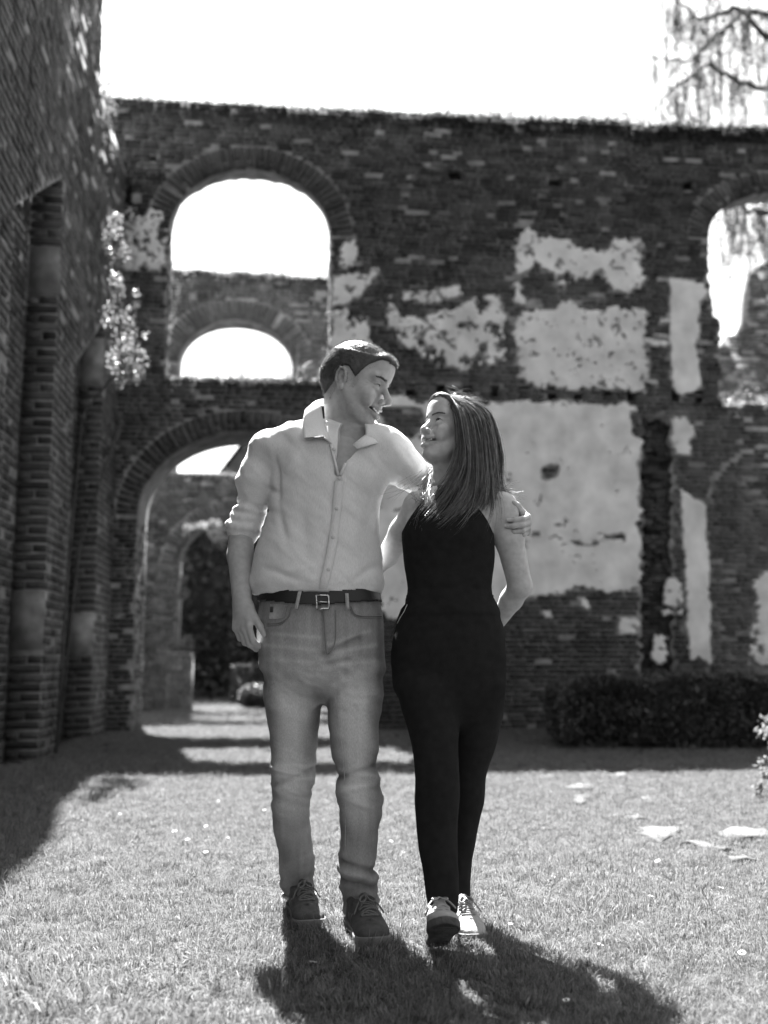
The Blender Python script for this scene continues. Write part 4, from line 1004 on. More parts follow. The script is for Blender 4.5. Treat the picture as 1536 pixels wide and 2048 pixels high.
# ---- heads (local frame: x to the face, y to the person's left, z up, origin between the ears)
def make_head(female=False, squint=.5, mouth_open=.004, neck_to=None, neck_r=.056, chest=None):
    S = Sdf((-.15, -.13, -.30), (.15, .13, .16), .0020)
    w = .94 if female else 1.0
    S.ell((-.012, 0, .043), (.100, .077 * w, .086), .01)                       # cranium
    S.ell((-.055, 0, .015), (.055, .062 * w, .06), .03)                        # occiput
    j = .92 if female else 1.0
    S.loft([(-.112, .060, 0, .012, .014 * j), (-.104, .052, 0, .029, .027 * j), (-.09, .040, 0, .043, .037 * j), (-.07, .026, 0, .057, .049 * j), (-.045, .014, 0, .069, .058 * j), (-.015, .008, 0, .075, .064 * w), (.015, .005, 0, .079, .068 * w), (.045, 0, 0, .084, .070 * w), (.08, -.005, 0, .082, .066 * w)], .018)
    S.ell((.072, 0, -.094), (.016, .019, .015), .014)                            # chin
    for y in (-1, 1):
        S.rc((-.015, y * .060 * j, -.02), (.035, y * .046 * j, -.078), .016, .014, .03)   # jaw
        S.ell((.058, y * .044 * w, -.020), (.024, .021, .020), .022)                # smiling cheek
        S.rc((.083, y * .010, .036), (.070, y * .050 * w, .037), .010, .008, .016)      # brow ridge
    S.ell((.074, 0, .075), (.022, .045, .03), .03)                               # forehead
    for y in (-1, 1): S.ell((.094, y * .031, .014), (.018, .018, .0125), .014, sub=True)    # sockets
    nl = .92 if female else 1.0
    S.rc((.082, 0, .024), (.108 * nl + .004, 0, -.018), .0075, .0105, .012)           # nose bridge
    S.ell((.111 * nl + .005, 0, -.025), (.0105, .0105, .0095), .008)                     # tip
    for y in (-1, 1): S.ell((.098, y * .0135, -.028), (.0105, .0075, .0085), .006)
    S.rc((.094, 0, -.034), (.106, 0, -.030), .006, .007, .006)
    for y in (-1, 1): S.ell((.103, y * .0065, -.0365), (.005, .003, .003), .003, sub=True)    # nostrils
    S.ell((.076, 0, -.057), (.022, .026, .022), .014)                            # muzzle
    for y in (-1, 1):                                                          # smile folds
        S.chain([(.093, y * .021, -.026), (.084, y * .034, -.045), (.070, y * .041, -.068)], [.005, .0058, .004], .008, sub=True)
        S.ell((.066, y * .039, -.040), (.016, .014, .016), .012)
    # lips: the mouth line curves up to the corners
    ml = [(.068, -.033, -.0505), (.083, -.022, -.056), (.0945, -.009, -.0595), (.0965, 0, -.0600), (.0945, .009, -.0595), (.083, .022, -.056), (.068, .033, -.0505)]
    up_ = [(x + .0005, y, z + .0055 + mouth_open * .5) for x, y, z in ml]; dn = [(x - .002, y * .93, z - .0068 - mouth_open * (1.3 if abs(y) < .02 else .6)) for x, y, z in ml]
    lr = [.0025, .0042, .0052, .005, .0052, .0042, .0025]
    lk = 1.0 if female else .74
    S.chain(up_, [r * lk for r in lr], .005); S.chain(dn, [r * lk for r in (.0025, .005, .0062, .0064, .0062, .005, .0025)], .006)
    for i in range(len(ml) - 1):
        a = np.array(ml[i]) + [.002, 0, -mouth_open * .3]; b = np.array(ml[i + 1]) + [.002, 0, -mouth_open * .3]
        S.rc(a, b, .0022 + mouth_open * .85 * (1 - abs(ml[i][1]) / .036), .0022 + mouth_open * .85 * (1 - abs(ml[i + 1][1]) / .036), .0015, sub=True)
    for i in range(len(ml) - 1):
        a = np.array(ml[i]) * [.88, .92, 1]; b = np.array(ml[i + 1]) * [.88, .92, 1]; S.rc(a, b, .0065, .0065, .001, sub=True) if abs(ml[i][1]) < .03 and abs(ml[i + 1][1]) < .03 else None
    ec = [np.array((.0715, y * .031, .0125)) for y in (-1, 1)]
    for e in ec:
        sgn = np.sign(e[1])
        S.ell(e, (.0148, .0150, .0145), .004)
        for t in np.linspace(-1, 1, 23):                                        # lid slit, arched by the smile
            q = e + np.array([.0145 - .006 * t * t, t * .0125 + sgn * .001, -.003 + .0035 * (1 - t * t) * (1.0 if squint < .9 else -.6)])
            S.ell(q, (.008, .0030, (.0042 * (1 - squint) + .0013) * (1 - .45 * t * t)), .001, sub=True)
        S.chain([e + [.010, -sgn * .008, -.0120], e + [.010, sgn * .004, -.0128], e + [.003, sgn * .014, -.009]], [.0035, .0042, .003], .006)   # lower lid bag
        for k in range(3):                                                      # laughter lines
            ln = [e + np.array([.004 - .006 * j, sgn * (.0150 + .0045 * j), -.0035 + (k - 1) * (.0015 + .0022 * j) - .0008 * j]) for j in range(5)]
            ln, _ = S.snap(np.array(ln)); S.chain(list(ln), [.0009, .0013, .0013, .0010, .0006], .002, sub=True)
    for y in (-1, 1):                                                          # ears
        M = Matrix.Rotation(y * R(18), 3, 'Z') @ Matrix.Rotation(R(-12), 3, 'Y'); M = np.array(M); c = np.array([-.012, y * .0745 * w, .0])
        L_ = lambda p: c + M @ (np.array(p) * [1, y, 1])
        S.ell(L_((0, .005, .004)), (.017, .0055, .029), .004, rot=M)
        rim = [(.012, .006, -.012), (.014, .010, .012), (.008, .012, .028), (-.006, .013, .031), (-.017, .013, .018), (-.018, .011, -.002), (-.011, .008, -.020)]
        S.chain([L_(p) for p in rim], [.0030, .0036, .0036, .0038, .0040, .0036, .004], .003)
        S.ell(L_((.003, .008, -.028)), (.009, .0055, .009), .006, rot=M)
        S.ell(L_((.003, .013, -.004)), (.0085, .009, .013), .003, sub=True, rot=M); S.ell(L_((-.003, .014, .016)), (.007, .004, .009), .004, sub=True, rot=M)
        S.chain([L_((-.006, .009, -.012)), L_((-.008, .010, .006)), L_((-.001, .010, .014))], [.003, .003, .0025], .004)
        S.ell(L_((.013, .007, -.006)), (.004, .004, .006), .003, rot=M)
    # neck
    nt_ = np.array(neck_to) if neck_to is not None else np.array((-.05, 0, -.27))
    S.rc((-.028, 0, -.05), nt_, neck_r * .98, neck_r * 1.06, .022)
    S.rc((.02, 0, -.085), nt_ + [.03, 0, .03], .030, .034, .03)
    for y in (-1, 1): S.rc((-.022, y * .052, -.035), nt_ + [.062, y * .014, .005], .014, .012, .018)     # neck tendon
    if not female: S.ell(nt_ * .45 + np.array([.040, 0, -.042]), (.012, .011, .014), .014)
    return S, ec, ml
def head_mat(fwd, roll=0.0):
    f = np.asarray(fwd, float); f /= np.linalg.norm(f); up = UP - f * f[2]; up /= np.linalg.norm(up); l = np.cross(up, f)
    M = np.column_stack([f, l, up]); c, s = math.cos(roll), math.sin(roll)
    return M @ np.array([[1, 0, 0], [0, c, -s], [0, s, c]])
def eyes_and_mouth(S, ec, ml, T, parent, gaze, mouth_open, female):
    """eyeballs, lashes, brows, teeth; T maps local points to the world"""
    for e in ec:
        sg = np.sign(e[1]); mb = MB(); n = 14; V = []; Fc = []
        gz = np.asarray(gaze, float); gz = gz / np.linalg.norm(gz); a1 = np.cross(gz, [0, 0, 1.0]); a1 /= np.linalg.norm(a1); a2 = np.cross(gz, a1)
        def cap(r, t0, t1, m):
            V = [];
            for i in range(m + 1):
                th = t0 + (t1 - t0) * i / m
                for k in range(n): ph = 2 * math.pi * k / n; V.append(e + r * (math.cos(th) * gz + math.sin(th) * (math.cos(ph) * a1 + math.sin(ph) * a2)))
            Fq = [(i * n + k, i * n + (k + 1) % n, (i + 1) * n + (k + 1) % n, (i + 1) * n + k) for i in range(m) for k in range(n)] + [tuple(range(n))]
            return V, Fq
        V, Fq = cap(.0112, .02, 2.6, 9); mb.add(T(V), Fq); ey = mb_obj(mb, 'eye', M_eye, parent)
        mb = MB(); V, Fq = cap(.0115, .01, .56, 4); mb.add(T(V), Fq); o = mb_obj(mb, 'iris', M_iris, ey)
        la = MB(); pts = []
        for t in np.linspace(-1, 1, 9): pts.append(e + np.array([.0145 - .006 * t * t, t * .0125 + sg * .001, -.0014 + .0035 * (1 - t * t) * (1.0 if female else .6)]))
        pts, _ = S.snap(np.array(pts) + [.002, 0, 0]); la.tube(T(pts), [.0005, .0012, .0015, .0016, .0016, .0016, .0015, .0012, .0005], 5); mb_obj(la, 'eyelash', M_brow, parent)
        # brow
        g_ = np.random.default_rng(5); n_ = 170 if female else 190; t = g_.random(n_); th_ = (.0058 if not female else .0032) * (1 - .55 * t)
        P = np.column_stack([.10 - .02 * t, sg * (.012 + .042 * t), .0285 + .008 * np.sin(t * 2.3) - .004 * t + g_.uniform(-1, 1, n_) * th_])
        P, N = S.snap(P); d = np.array([-.25, sg * 1.0, .1]); V, Tt = strands(P, N * .25, .0085, .0006, 3, .22, d, .68)
        tri_obj('eyebrow', T(V), Tt, M_brow, parent)
    th = MB(); n = 8
    for i in range(-4, 4):
        y0, y1 = (i + .01) * .0060, (i + .99) * .0060; ym = (y0 + y1) / 2; bx = .0905 - 9.0 * ym * ym; zt = -.0585 + 5.5 * ym * ym
        hh = .0082 - .0005 * abs(i + .5); a = math.atan2(-18.0 * ym, 1)
        c, s = math.cos(a), math.sin(a); ww = (y1 - y0) / math.cos(a) * .97
        prof = [(-.003, 1), (.0008, 1), (.0014, .5), (.0008, 0), (-.003, 0)]
        V = []
        for ww_ in (-ww / 2, ww / 2):
            for px_, f in prof: V.append((bx + px_ * c + ww_ * s * 1.0, ym - px_ * s * -1.0 * 0 + ww_ * c, zt + .004 - hh * (1 - f)))
        th.add(T(np.array(V)), [(0, 1, 6, 5), (1, 2, 7, 6), (2, 3, 8, 7), (3, 4, 9, 8), (0, 5, 9, 4), (0, 4, 3, 2, 1), (5, 6, 7, 8, 9)])
    mb_obj(th, 'teeth', M_teeth, parent, False)
    mb = MB(); q = [(x * .86 - .006, y * .8, z - .004) for x, y, z in ml]; mb.tube(T(np.array(q)), .010, 8); mb_obj(mb, 'mouth_inside', M_mouth, parent)
# ---- hands
def hand(S, wrist, d, nrm, thumb, size=1.0, curl=(.35, .4, .45, .5), spread=.06, k=.004, thumb_dir=None, thumb_curl=.3, wr=.026, curl2=1.0):
    """d: wrist to knuckles, nrm: back of the hand, thumb: direction of the thumb side"""
    d = np.asarray(d, float); d /= np.linalg.norm(d); nrm = np.asarray(nrm, float); nrm -= d * (nrm @ d); nrm /= np.linalg.norm(nrm)
    t = np.cross(d, nrm); t = t if t @ np.asarray(thumb, float) > 0 else -t
    w = np.asarray(wrist, float); s = size
    P = lambda a, b, c: w + s * (a * d + b * t + c * nrm)
    for b in (-.026, -.009, .009, .026): S.rc(P(.005, b * .55, 0), P(.086 - abs(b - .008) * .25, b, 0), .0155 * s, .0125 * s, .012, flat=nrm, ff=1.15)
    S.rc(P(-.02, 0, 0), P(.03, 0, 0), wr * s, .027 * s, .012, flat=nrm, ff=1.35)
    S.rc(P(.02, .022, -.006), P(.060, .036, -.010), .016 * s, .013 * s, .010)         # ball of the thumb
    fl = [(.026, .044, .026, .021, .0092), (.009, .048, .030, .022, .0094), (-.009, .044, .028, .021, .0089), (-.025, .034, .021, .018, .0078)]
    tips = []
    for i, (b, l1, l2, l3, r) in enumerate(fl):
        p = P(.088 - abs(b - .008) * .28, b, .001); a = curl[i]; pts = [p]; ang = a * .7
        sd = spread * (b / .026)
        for l, da in ((l1, 0), (l2, a * 1.25 * curl2), (l3, a * .9 * curl2)):
            ang += da; v = d * math.cos(ang) - nrm * math.sin(ang) + t * sd * math.cos(ang); v /= np.linalg.norm(v); p = p + v * l * s; pts.append(p)
        S.chain(pts, [r * 1.08 * s, r * s, r * .93 * s, r * .8 * s], k); tips.append((pts, v))
    td = np.asarray(thumb_dir, float) if thumb_dir is not None else d * .75 + t * .6 - nrm * .35; td /= np.linalg.norm(td)
    p0 = P(.052, .036, -.010); p1 = p0 + td * .036 * s; t2 = td + (-nrm * .5 - t * .4) * thumb_curl + d * .1; t2 /= np.linalg.norm(t2); p2 = p1 + t2 * .028 * s
    S.chain([p0, p1, p2], [.0125 * s, .0108 * s, .0085 * s], .005)
    return tips, (p1, p2)
# ------------------------------------------------------------------ shoes
def make_shoe(parent, name, pos, yaw, pitch, L=.29, wd=1.0, upper=None, solem=None, lace=None, stripe=None, toe_cap=None, label=None, bow=1, zs=.80):
    """local x to the toe; rotated by pitch about the heel (toe up positive), then yaw"""
    k = L / .29
    S = Sdf((-.17, -.07, -.01), (.19, .07, .17), .0024)
    rows = [(-.140, 0, .055, .022 * wd, .034), (-.128, 0, .058, .031 * wd, .046), (-.10, 0, .064, .0355 * wd, .055), (-.06, 0, .066, .037 * wd, .058), (-.01, 0, .062, .040 * wd, .054), (.03, 0, .053, .0435 * wd, .046), (.07, 0, .044, .0465 * wd, .036), (.105, 0, .038, .0455 * wd, .029), (.13, 0, .034, .037 * wd, .024), (.146, 0, .031, .022 * wd, .016), (.151, 0, .030, .010 * wd, .009)]
    S.loft(rows, .008, axis=0, p=2.4)
    S.chain([(.045, 0, .090), (.015, 0, .112), (-.010, 0, .132)], [.014, .018, .016], .008, flat=(1, 0, .9), ff=2.2)     # tongue
    S.chain([(-.015, -.026 * wd, .108), (-.075, -.028 * wd, .104), (-.118, 0, .112), (-.075, .028 * wd, .104), (-.015, .026 * wd, .108)], [.010] * 5, .008)      # padded collar
    S.ell((-.068, 0, .13), (.045, .022 * wd, .03), .006, sub=True)
    S.chain([(.060, -.036 * wd, .060), (.085, 0, .076), (.060, .036 * wd, .060)], [.004] * 3, .004)                       # toe seam
    S.cut((0, 0, -1), (0, 0, .020))
    V, Q = S.net()
    c, s = math.cos(yaw), math.sin(yaw); cp_, sp_ = math.cos(pitch), math.sin(pitch); pos = np.asarray(pos, float)
    def T(P):
        P = np.asarray(P, float).reshape(-1, 3) * [k, k, k * zs]; x = P[:, 0] + .13 * k; x2 = x * cp_ - P[:, 2] * sp_; z2 = x * sp_ + P[:, 2] * cp_; x2 = x2 - .13 * k
        return pos + np.column_stack([x2 * c - P[:, 1] * s, x2 * s + P[:, 1] * c, z2])
    sh = body_obj(name, T(V), Q, upper, parent); 
    if label: sh['label'] = label
    # sole
    S2 = Sdf((-.17, -.07, -.01), (.19, .07, .06), .0026)
    xs = np.array([-.149, -.14, -.12, -.06, 0, .05, .09, .125, .148, .160]); hw = np.array([.010, .027, .036, .0375, .039, .046, .0505, .046, .030, .010]) * wd
    X, Y, Z = S2.ax[0][:, None, None], S2.ax[1][None, :, None], S2.ax[2][None, None, :]
    w_ = crom(X, xs, hw); lift = .010 * np.clip((X - .09) / .07, 0, 1) ** 2
    S2.f = np.maximum(np.maximum(np.abs(Y) - w_, np.maximum(-.150 - X, X - .161)), np.abs(Z - .0145 - lift) - (.0145 + .002 * np.clip(-X / .1, 0, 1))).astype(np.float32)
    V2, Q2 = S2.net(); so = body_obj('sole', T(V2), Q2, solem, sh, rel=2)
    gr = MB()
    for x in np.linspace(-.12, .13, 14):
        y1 = float(crom(np.array([x]), xs, hw)[0]) * .8; zz = .010 * max(0, (x - .09) / .07) ** 2 - .0012
        gr.tube(T([(x, -y1, zz), (x + .008, 0, zz), (x, y1, zz)]), .0022, 5)
    mb_obj(gr, 'tread', solem, so)
    # laces across the instep
    lm = MB()
    for i, x in enumerate(np.linspace(.062, .005, 5)):
        ys = np.linspace(-.024, .024, 9) * wd; P = np.column_stack([x + .006 * np.abs(ys) / .024 * (1 if i % 2 else -.5), ys, np.full(9, .2)])
        Qp, N = S.drop(np.column_stack([P[:, 0], P[:, 1], np.full(9, .165)]), (0, 0, -1)); lm.tube(T(Qp + N * .0022), .0030, 6)
        if i < 4:
            P2 = np.column_stack([np.linspace(x, x - .0142, 7), np.linspace(-.020, .020, 7) * wd * (1 if i % 2 else -1), np.full(7, .165)]); Qp, N = S.drop(P2, (0, 0, -1)); lm.tube(T(Qp + N * .0036), .0028, 6)
    kx = .000; top, _ = S.drop([(kx, 0, .165)], (0, 0, -1)); kz = float(top[0, 2]) + .004
    for sg in (-1, 1):
        t = np.linspace(0, 1, 14); lp = np.column_stack([kx + .040 * np.sin(t * math.pi) * 1.0, sg * (.016 * np.sin(t * math.pi) + .018 * np.sin(t * 2 * math.pi) * .5 + .002), kz + .010 * np.sin(t * math.pi) - .022 * np.sin(t * math.pi) ** 2])
        Qp = lp.copy(); vv = S.val(Qp); Qp[:, 2] += np.clip(.004 - vv, 0, .03); lm.tube(T(Qp), .0026, 6)
        t = np.linspace(0, 1, 9); e = np.column_stack([kx + .055 * t, sg * (.004 + .040 * t), kz - .05 * t + .012 * np.sin(t * 3)]); vv = S.val(e); e[:, 2] += np.clip(.004 - vv, 0, .03); lm.tube(T(e), .0024, 6)
    lm.tube(T([(kx, -.006, kz), (kx + .002, 0, kz + .002), (kx, .006, kz)]), .0055, 7)
    mb_obj(lm, 'laces', lace, sh)
    if stripe is not None:
        for sg in (-1, 1):
            for i in range(3):
                x0 = .020 - .026 * i; n = 9; z = np.linspace(.082 - .004 * i, .034, n); xx = x0 + (.085 - z) * -.45 - .0; V3 = []
                for dx in (-.0058, .0058):
                    P = np.column_stack([xx + dx, np.full(n, sg * .068), z]); Qp, N = S.drop(P, (0, -sg, 0)); V3.append(Qp + N * .0011)
                V3 = np.concatenate(V3); Fq = [(i_, i_ + 1, n + i_ + 1, n + i_) for i_ in range(n - 1)]
                m3 = MB(); m3.add(T(V3), Fq); mb_obj(m3, 'stripe', stripe, sh)
    if toe_cap is not None:
        Vt = V[(V[:, 0] > .05)]
        keep = (V[:, 0] > .078 - .02 * np.abs(V[:, 1]) / .045) & (V[:, 2] > .024); v, q, _ = sub_mesh(V, Q, keep)
        n_ = vnormals(V, Q)[_]; body_obj('toe_cap', T(v + n_ * .0016), q, toe_cap, sh, rel=0)
    return sh
# ------------------------------------------------------------------ the man
YM = 3.36
man = empty('person', (at(650, 1860, 3.36)[0], 3.40, 0.0))
tag(man, 'man in a pale linen shirt and faded jeans smiling down at the woman', 'person')
def row(py, l, r, Y, ry, dy=0.0):
    a = at(l, py, Y); b = at(r, py, Y); return ((a[2] + b[2]) / 2, (a[0] + b[0]) / 2, Y + dy, (b[0] - a[0]) / 2, ry)
# head
fwd = np.array([math.sin(R(70)) * math.cos(R(17)), -math.cos(R(70)) * math.cos(R(17)), -math.sin(R(17))])
HM = head_mat(fwd, R(-3)); HS = 1.10; HP = at(712, 774, 3.335)
def TM(P): return HP + HS * (np.asarray(P, float).reshape(-1, 3) @ HM.T)
def TMi(P): return ((np.asarray(P, float) - HP) / HS) @ HM
nbase = at(694, 905, 3.385)
S, ec, ml = make_head(False, squint=.80, mouth_open=.0052, neck_to=TMi(nbase), neck_r=.057)
V, Q = S.net(); V = relax(V, Q, 1, .5); N = vnormals(V, Q)
x, y, z = V.T; ay = np.abs(y)
hl = np.where(x > .0, .088 - .0 * ay + np.where(ay > .040, -(ay - .040) * 1.3, 0), .09)       # hairline height
hair = (z > np.interp(x, [-.12, -.07, -.045, -.030, -.012, .008, .022, .034, .048, .064, .078, .1], [-.055, -.048, -.02, .002, .034, .026, .012, .034, .058, .076, .084, .088]) + np.where((x > .05) & (ay < .03), -.004, 0)) & (z > -.07)
hair &= ~((((x + .012) / .023) ** 2 + ((z - .002) / .037) ** 2 < 1) & (ay > .055))
beard = np.clip(1 - np.abs(z + .075) / .05, 0, 1) * np.clip((x + .03) / .04, 0, 1) * (z < -.02)
lip = (np.abs(ay) < .034) & (np.abs(z + .0595 - 5.0 * ay ** 2) < .011) & (x > .062)
ton = .5 - .10 * beard * (.6 + .8 * vnoise(x * 260, y * 260, z * 260, 3)); ton[lip] *= .80
ton *= 1 - .25 * np.clip(1 - np.hypot((x - .075) / .02, (z - .02) / .012), 0, 1)
rm = [(TM(V), Q, ton)]
# chest and right arm of the body
def body_box(lo, hi, h): return Sdf(lo, hi, h)
C = body_box((-.42, 3.18, 1.20), (.10, 3.58, 1.62), .005)
C.loft([(at(650, 1100, YM)[2], at(655, 1100, YM)[0], YM, .15, .09), (at(650, 1000, YM)[2], at(660, 1000, YM)[0], YM, .155, .10), (at(650, 920, YM)[2], at(665, 920, YM)[0], YM + .005, .15, .088), (at(650, 880, YM)[2], at(676, 880, YM)[0], YM + .015, .11, .065), (at(650, 862, YM)[2], at(684, 862, YM)[0], YM + .02, .075, .055)], .01)
C.rc(nbase + [0, 0, .06], nbase - [0, -.0, .06], .060, .066, .03)
v, q = C.net(); rm.append((v, q, np.full(len(v), .5)))
A = body_box((-.56, 3.12, .72), (-.36, 3.50, 1.24), .003)
el = at(484, 1062, 3.40); wr_ = at(484, 1205, 3.32); mid = el + (wr_ - el) * .35
A.chain([el + [.01, 0, .05], el, mid + [-.006, 0, 0], wr_], [.046, .043, .041, .029], .012, flat=(0, 1, 0), ff=1.0)
tipsR, thR = hand(A, wr_ + [0, 0, .005], (.06, -.20, -1.0), (-.55, -.80, .10), (.8, -.3, 0), 1.06, (.55, .65, .72, .8), .03, thumb_dir=(.55, -.25, -.85), thumb_curl=.5, wr=.028)
v, q = A.net(); v = relax(v, q, 1, .5); vn = vnormals(v, q)
v = v + vn * ((fbm(v[:, 0] * 60, v[:, 1] * 60, v[:, 2] * 40, 4) - .5) * .0015)[:, None]
rm.append((v, q, np.full(len(v), .46)))
# left arm behind the woman, hand on her upper arm
wl_ = at(1030, 1016, 3.365); B = body_box((.05, 3.10, 1.02), (.54, 3.62, 1.50), .003)
el2 = at(905, 985, 3.50); B.chain([at(800, 925, 3.45), el2, el2 + (wl_ - el2) * .5 + [0, .02, 0], wl_ + [-.004, .045, 0]], [.045, .044, .040, .030], .012)
kn_ = at(1057, 1050, 3.275); dL = np.array([.16, -.86, -.30]); dL /= np.linalg.norm(dL); wl2 = kn_ - dL * .083
B.rc(wl_ + [-.004, .045, 0], wl2, .030, .027, .012)
tipsL, thL = hand(B, wl2, dL, (.97, .10, .10), (0, 0, 1), .96, (1.05, 1.1, 1.12, 1.15), .10, thumb_dir=(-.40, -.62, .42), thumb_curl=.3, wr=.027, curl2=.55)
v, q = B.net(); v = relax(v, q, 1, .5); rm.append((v, q, np.full(len(v), .52)))
V_, Q_, A_ = merge(rm)
skinM = body_obj('body', V_, Q_, M_skin, man, A_, rel=0)
for (pts, d) in tipsL + tipsR:
    p = np.asarray(pts[-1]); ax = p - pts[-2]; ax /= np.linalg.norm(ax); isL = p[0] > .1
    out = np.array([-.2, -1.0, .1]) if isL else np.array([-.4, -.9, 0]); out -= ax * (out @ ax); out /= np.linalg.norm(out); sdv = np.cross(ax, out)
    nb = MB(); c0 = p - ax * .002; r_ = .0066
    vv = []
    for i in range(4):
        for j in range(5):
            a_ = (j - 2) * .42; vv.append(c0 + ax * (-.007 + .0047 * i) + (out * math.cos(a_) + sdv * math.sin(a_)) * (r_ + .0009 - .0004 * i))
    nb.add(vv, [(i * 5 + j, i * 5 + j + 1, i * 5 + j + 6, i * 5 + j + 5) for i in range(3) for j in range(4)]); mb_obj(nb, 'fingernail', M_button, skinM)
eyes_and_mouth(S, ec, ml, TM, man, (.7, .12, -.45), .004, False)
# cropped hair
hv, hq, used = sub_mesh(V, Q, hair); hn = N[used]
soft = hair.astype(float)
for _ in range(10):
    a_ = np.zeros(len(V)); c_ = np.zeros(len(V))
    for i, j in ((0, 1), (1, 2), (2, 3), (3, 0)): np.add.at(a_, Q[:, i], soft[Q[:, j]]); np.add.at(a_, Q[:, j], soft[Q[:, i]]); np.add.at(c_, Q[:, i], 1); np.add.at(c_, Q[:, j], 1)
    soft = a_ / np.maximum(c_, 1)
thick = .0045 + .0045 * np.clip((hv[:, 2] - .06) / .06, 0, 1) + .0015 * (vnoise(hv[:, 0] * 150, hv[:, 1] * 150, hv[:, 2] * 150, 9) - .5)
thick *= np.clip((hv[:, 2] + .06) / .05, .15, 1) * np.clip((soft[used] - .5) * 2.2, .12, 1)
ho = body_obj('hair', TM(hv + hn * thick[:, None]), hq, M_hairM, man, .3 + .35 * vnoise(hv[:, 0] * 90, hv[:, 1] * 90, hv[:, 2] * 60, 2), rel=0)
g_ = np.random.default_rng(8); pick = g_.choice(len(hv), 15000); pz = hv[pick]; 
Vs, Ts = strands(pz + hn[pick] * thick[pick][:, None] * .5, hn[pick], .0055 + .006 * np.clip((pz[:, 2] - .05) / .06, 0, 1), .00045, 8, .32, (.25, 0, -.3), .25)
tri_obj('hair_strands', TM(Vs), Ts, M_hairM, ho, .75)['kind'] = 'stuff'
# fade of short hairs at the temple, stubble
fade = (~hair) & (z > np.interp(x, [-.12, -.05, -.01, .02, .045, .07, .1], [-.085, -.075, .0, -.025, .04, .07, .082])) & (z < .09) & (x < .075)
fi = np.where(fade)[0]
if len(fi):
    pk = g_.choice(fi, 2200); Vs, Ts = strands(V[pk], N[pk] * .4, .005, .00028, 9, .2, (.2, 0, -.9), .5); tri_obj('hair_strands', TM(Vs), Ts, M_hairM, ho, .7)['kind'] = 'stuff'
si = np.where((beard > .25) & ~lip & (x > -.02))[0]; pk = g_.choice(si, 2600); Vs, Ts = strands(V[pk], N[pk], .0018, .00022, 10, .3, (0, 0, -1), .4); tri_obj('stubble', TM(Vs), Ts, M_hairM, skinM, 1.0)['kind'] = 'stuff'
# ---- shirt
sh = Sdf((-.60, 3.10, .92), (.16, 3.66, 1.58), .0045)
rows = [row(1190, 508, 764, YM, .128), row(1172, 500, 769, YM, .140), row(1140, 503, 765, YM, .140), row(1100, 510, 761, YM, .136), row(1050, 528, 758, YM, .132), row(1000, 540, 762, YM, .134), row(955, 541, 780, YM, .134), row(925, 540, 792, YM + .002, .130), row(895, 558, 790, YM + .004, .124), row(874, 586, 772, YM + .008, .112), row(858, 618, 752, YM + .014, .096)]
sh.loft(rows, .02, p=2.25)
shl = at(541, 905, YM + .01); shr = at(786, 915, YM + .01)
sh.chain([at(652, 872, YM - .02), at(596, 886, YM - .028), at(560, 898, YM - .012), shl], [.058, .066, .066, .066], .03)
sh.chain([at(652, 868, YM + .06), at(590, 882, YM + .04), shl], [.050, .058, .060], .03)
sh.chain([at(735, 884, YM - .02), at(765, 898, YM - .018), shr], [.056, .064, .060], .03)
sh.chain([at(735, 880, YM + .05), at(765, 895, YM + .03), shr], [.050, .058, .060], .03)
# right sleeve
sh.chain([shl, at(522, 950, YM + .02), at(512, 978, YM + .025)], [.066, .066, .060], .02)
sh.ell(at(503, 962, YM + .02), (.052, .060, .030), .02)
sh.chain([at(514, 970, YM + .025), at(500, 1035, YM + .035)], [.050, .050], .012)
for (px, py, r, tl_) in ((507, 1004, .053, .013), (500, 1022, .056, .012), (494, 1038, .053, .012), (487, 1056, .056, .013)):
    c = at(px, py, YM + .035); ax = np.array([.22, .0, 1.0]); ax /= np.linalg.norm(ax); e1 = np.cross(ax, [0, 1, 0]); e1 /= np.linalg.norm(e1); e2 = np.cross(ax, e1)
    ring = [c + r * .82 * (math.cos(t) * e1 + math.sin(t) * e2) + ax * .004 * math.sin(3 * t + py) for t in np.linspace(0, 2 * math.pi, 15)]
    sh.chain(ring, [tl_] * 15, .005)
sh.rc(at(489, 1050, YM + .035), at(487, 1062, YM + .035), .050, .049, .006)
# left sleeve to the woman's back
sh.chain([shr, at(812, 940, YM + .03), at(834, 958, YM + .07)], [.060, .058, .052], .02)
# front opening
v0 = at(667, 905, 3.24)
for py in np.linspace(858, 950, 26):
    px = np.interp(py, [858, 880, 900, 925, 950], [706, 700, 692, 682, 675]); r = float(np.interp(py, [858, 880, 900, 925, 950], [.042, .034, .026, .016, .006]))
    c = at(px, py, 3.26); sh.rc(c + [0, -.12, 0], c + [0, .05, -.0], r, r, .003, sub=True)
sh.rc(nbase + [0, 0, .12], nbase + [0, 0, -.02], .068, .062, .006, sub=True)
Vs_, Qs_ = sh.net(); Vs_ = relax(Vs_, Qs_, 1, .5); Ns_ = vnormals(Vs_, Qs_); X_, Y_, Z_ = Vs_.T
wst = np.clip((1.10 - Z_) / .16, 0, 1); torso = (X_ > -.37)
fold = (fbm(X_ * 6 + Z_ * 9, Y_ * 6, Z_ * 3, 61) - .5) * .018 + (fbm(X_ * 16 + Z_ * 14, Y_ * 12, Z_ * 7, 62) - .5) * .011
fold += wst * (fbm(X_ * 9, Y_ * 9, Z_ * 30, 63) - .5) * .024
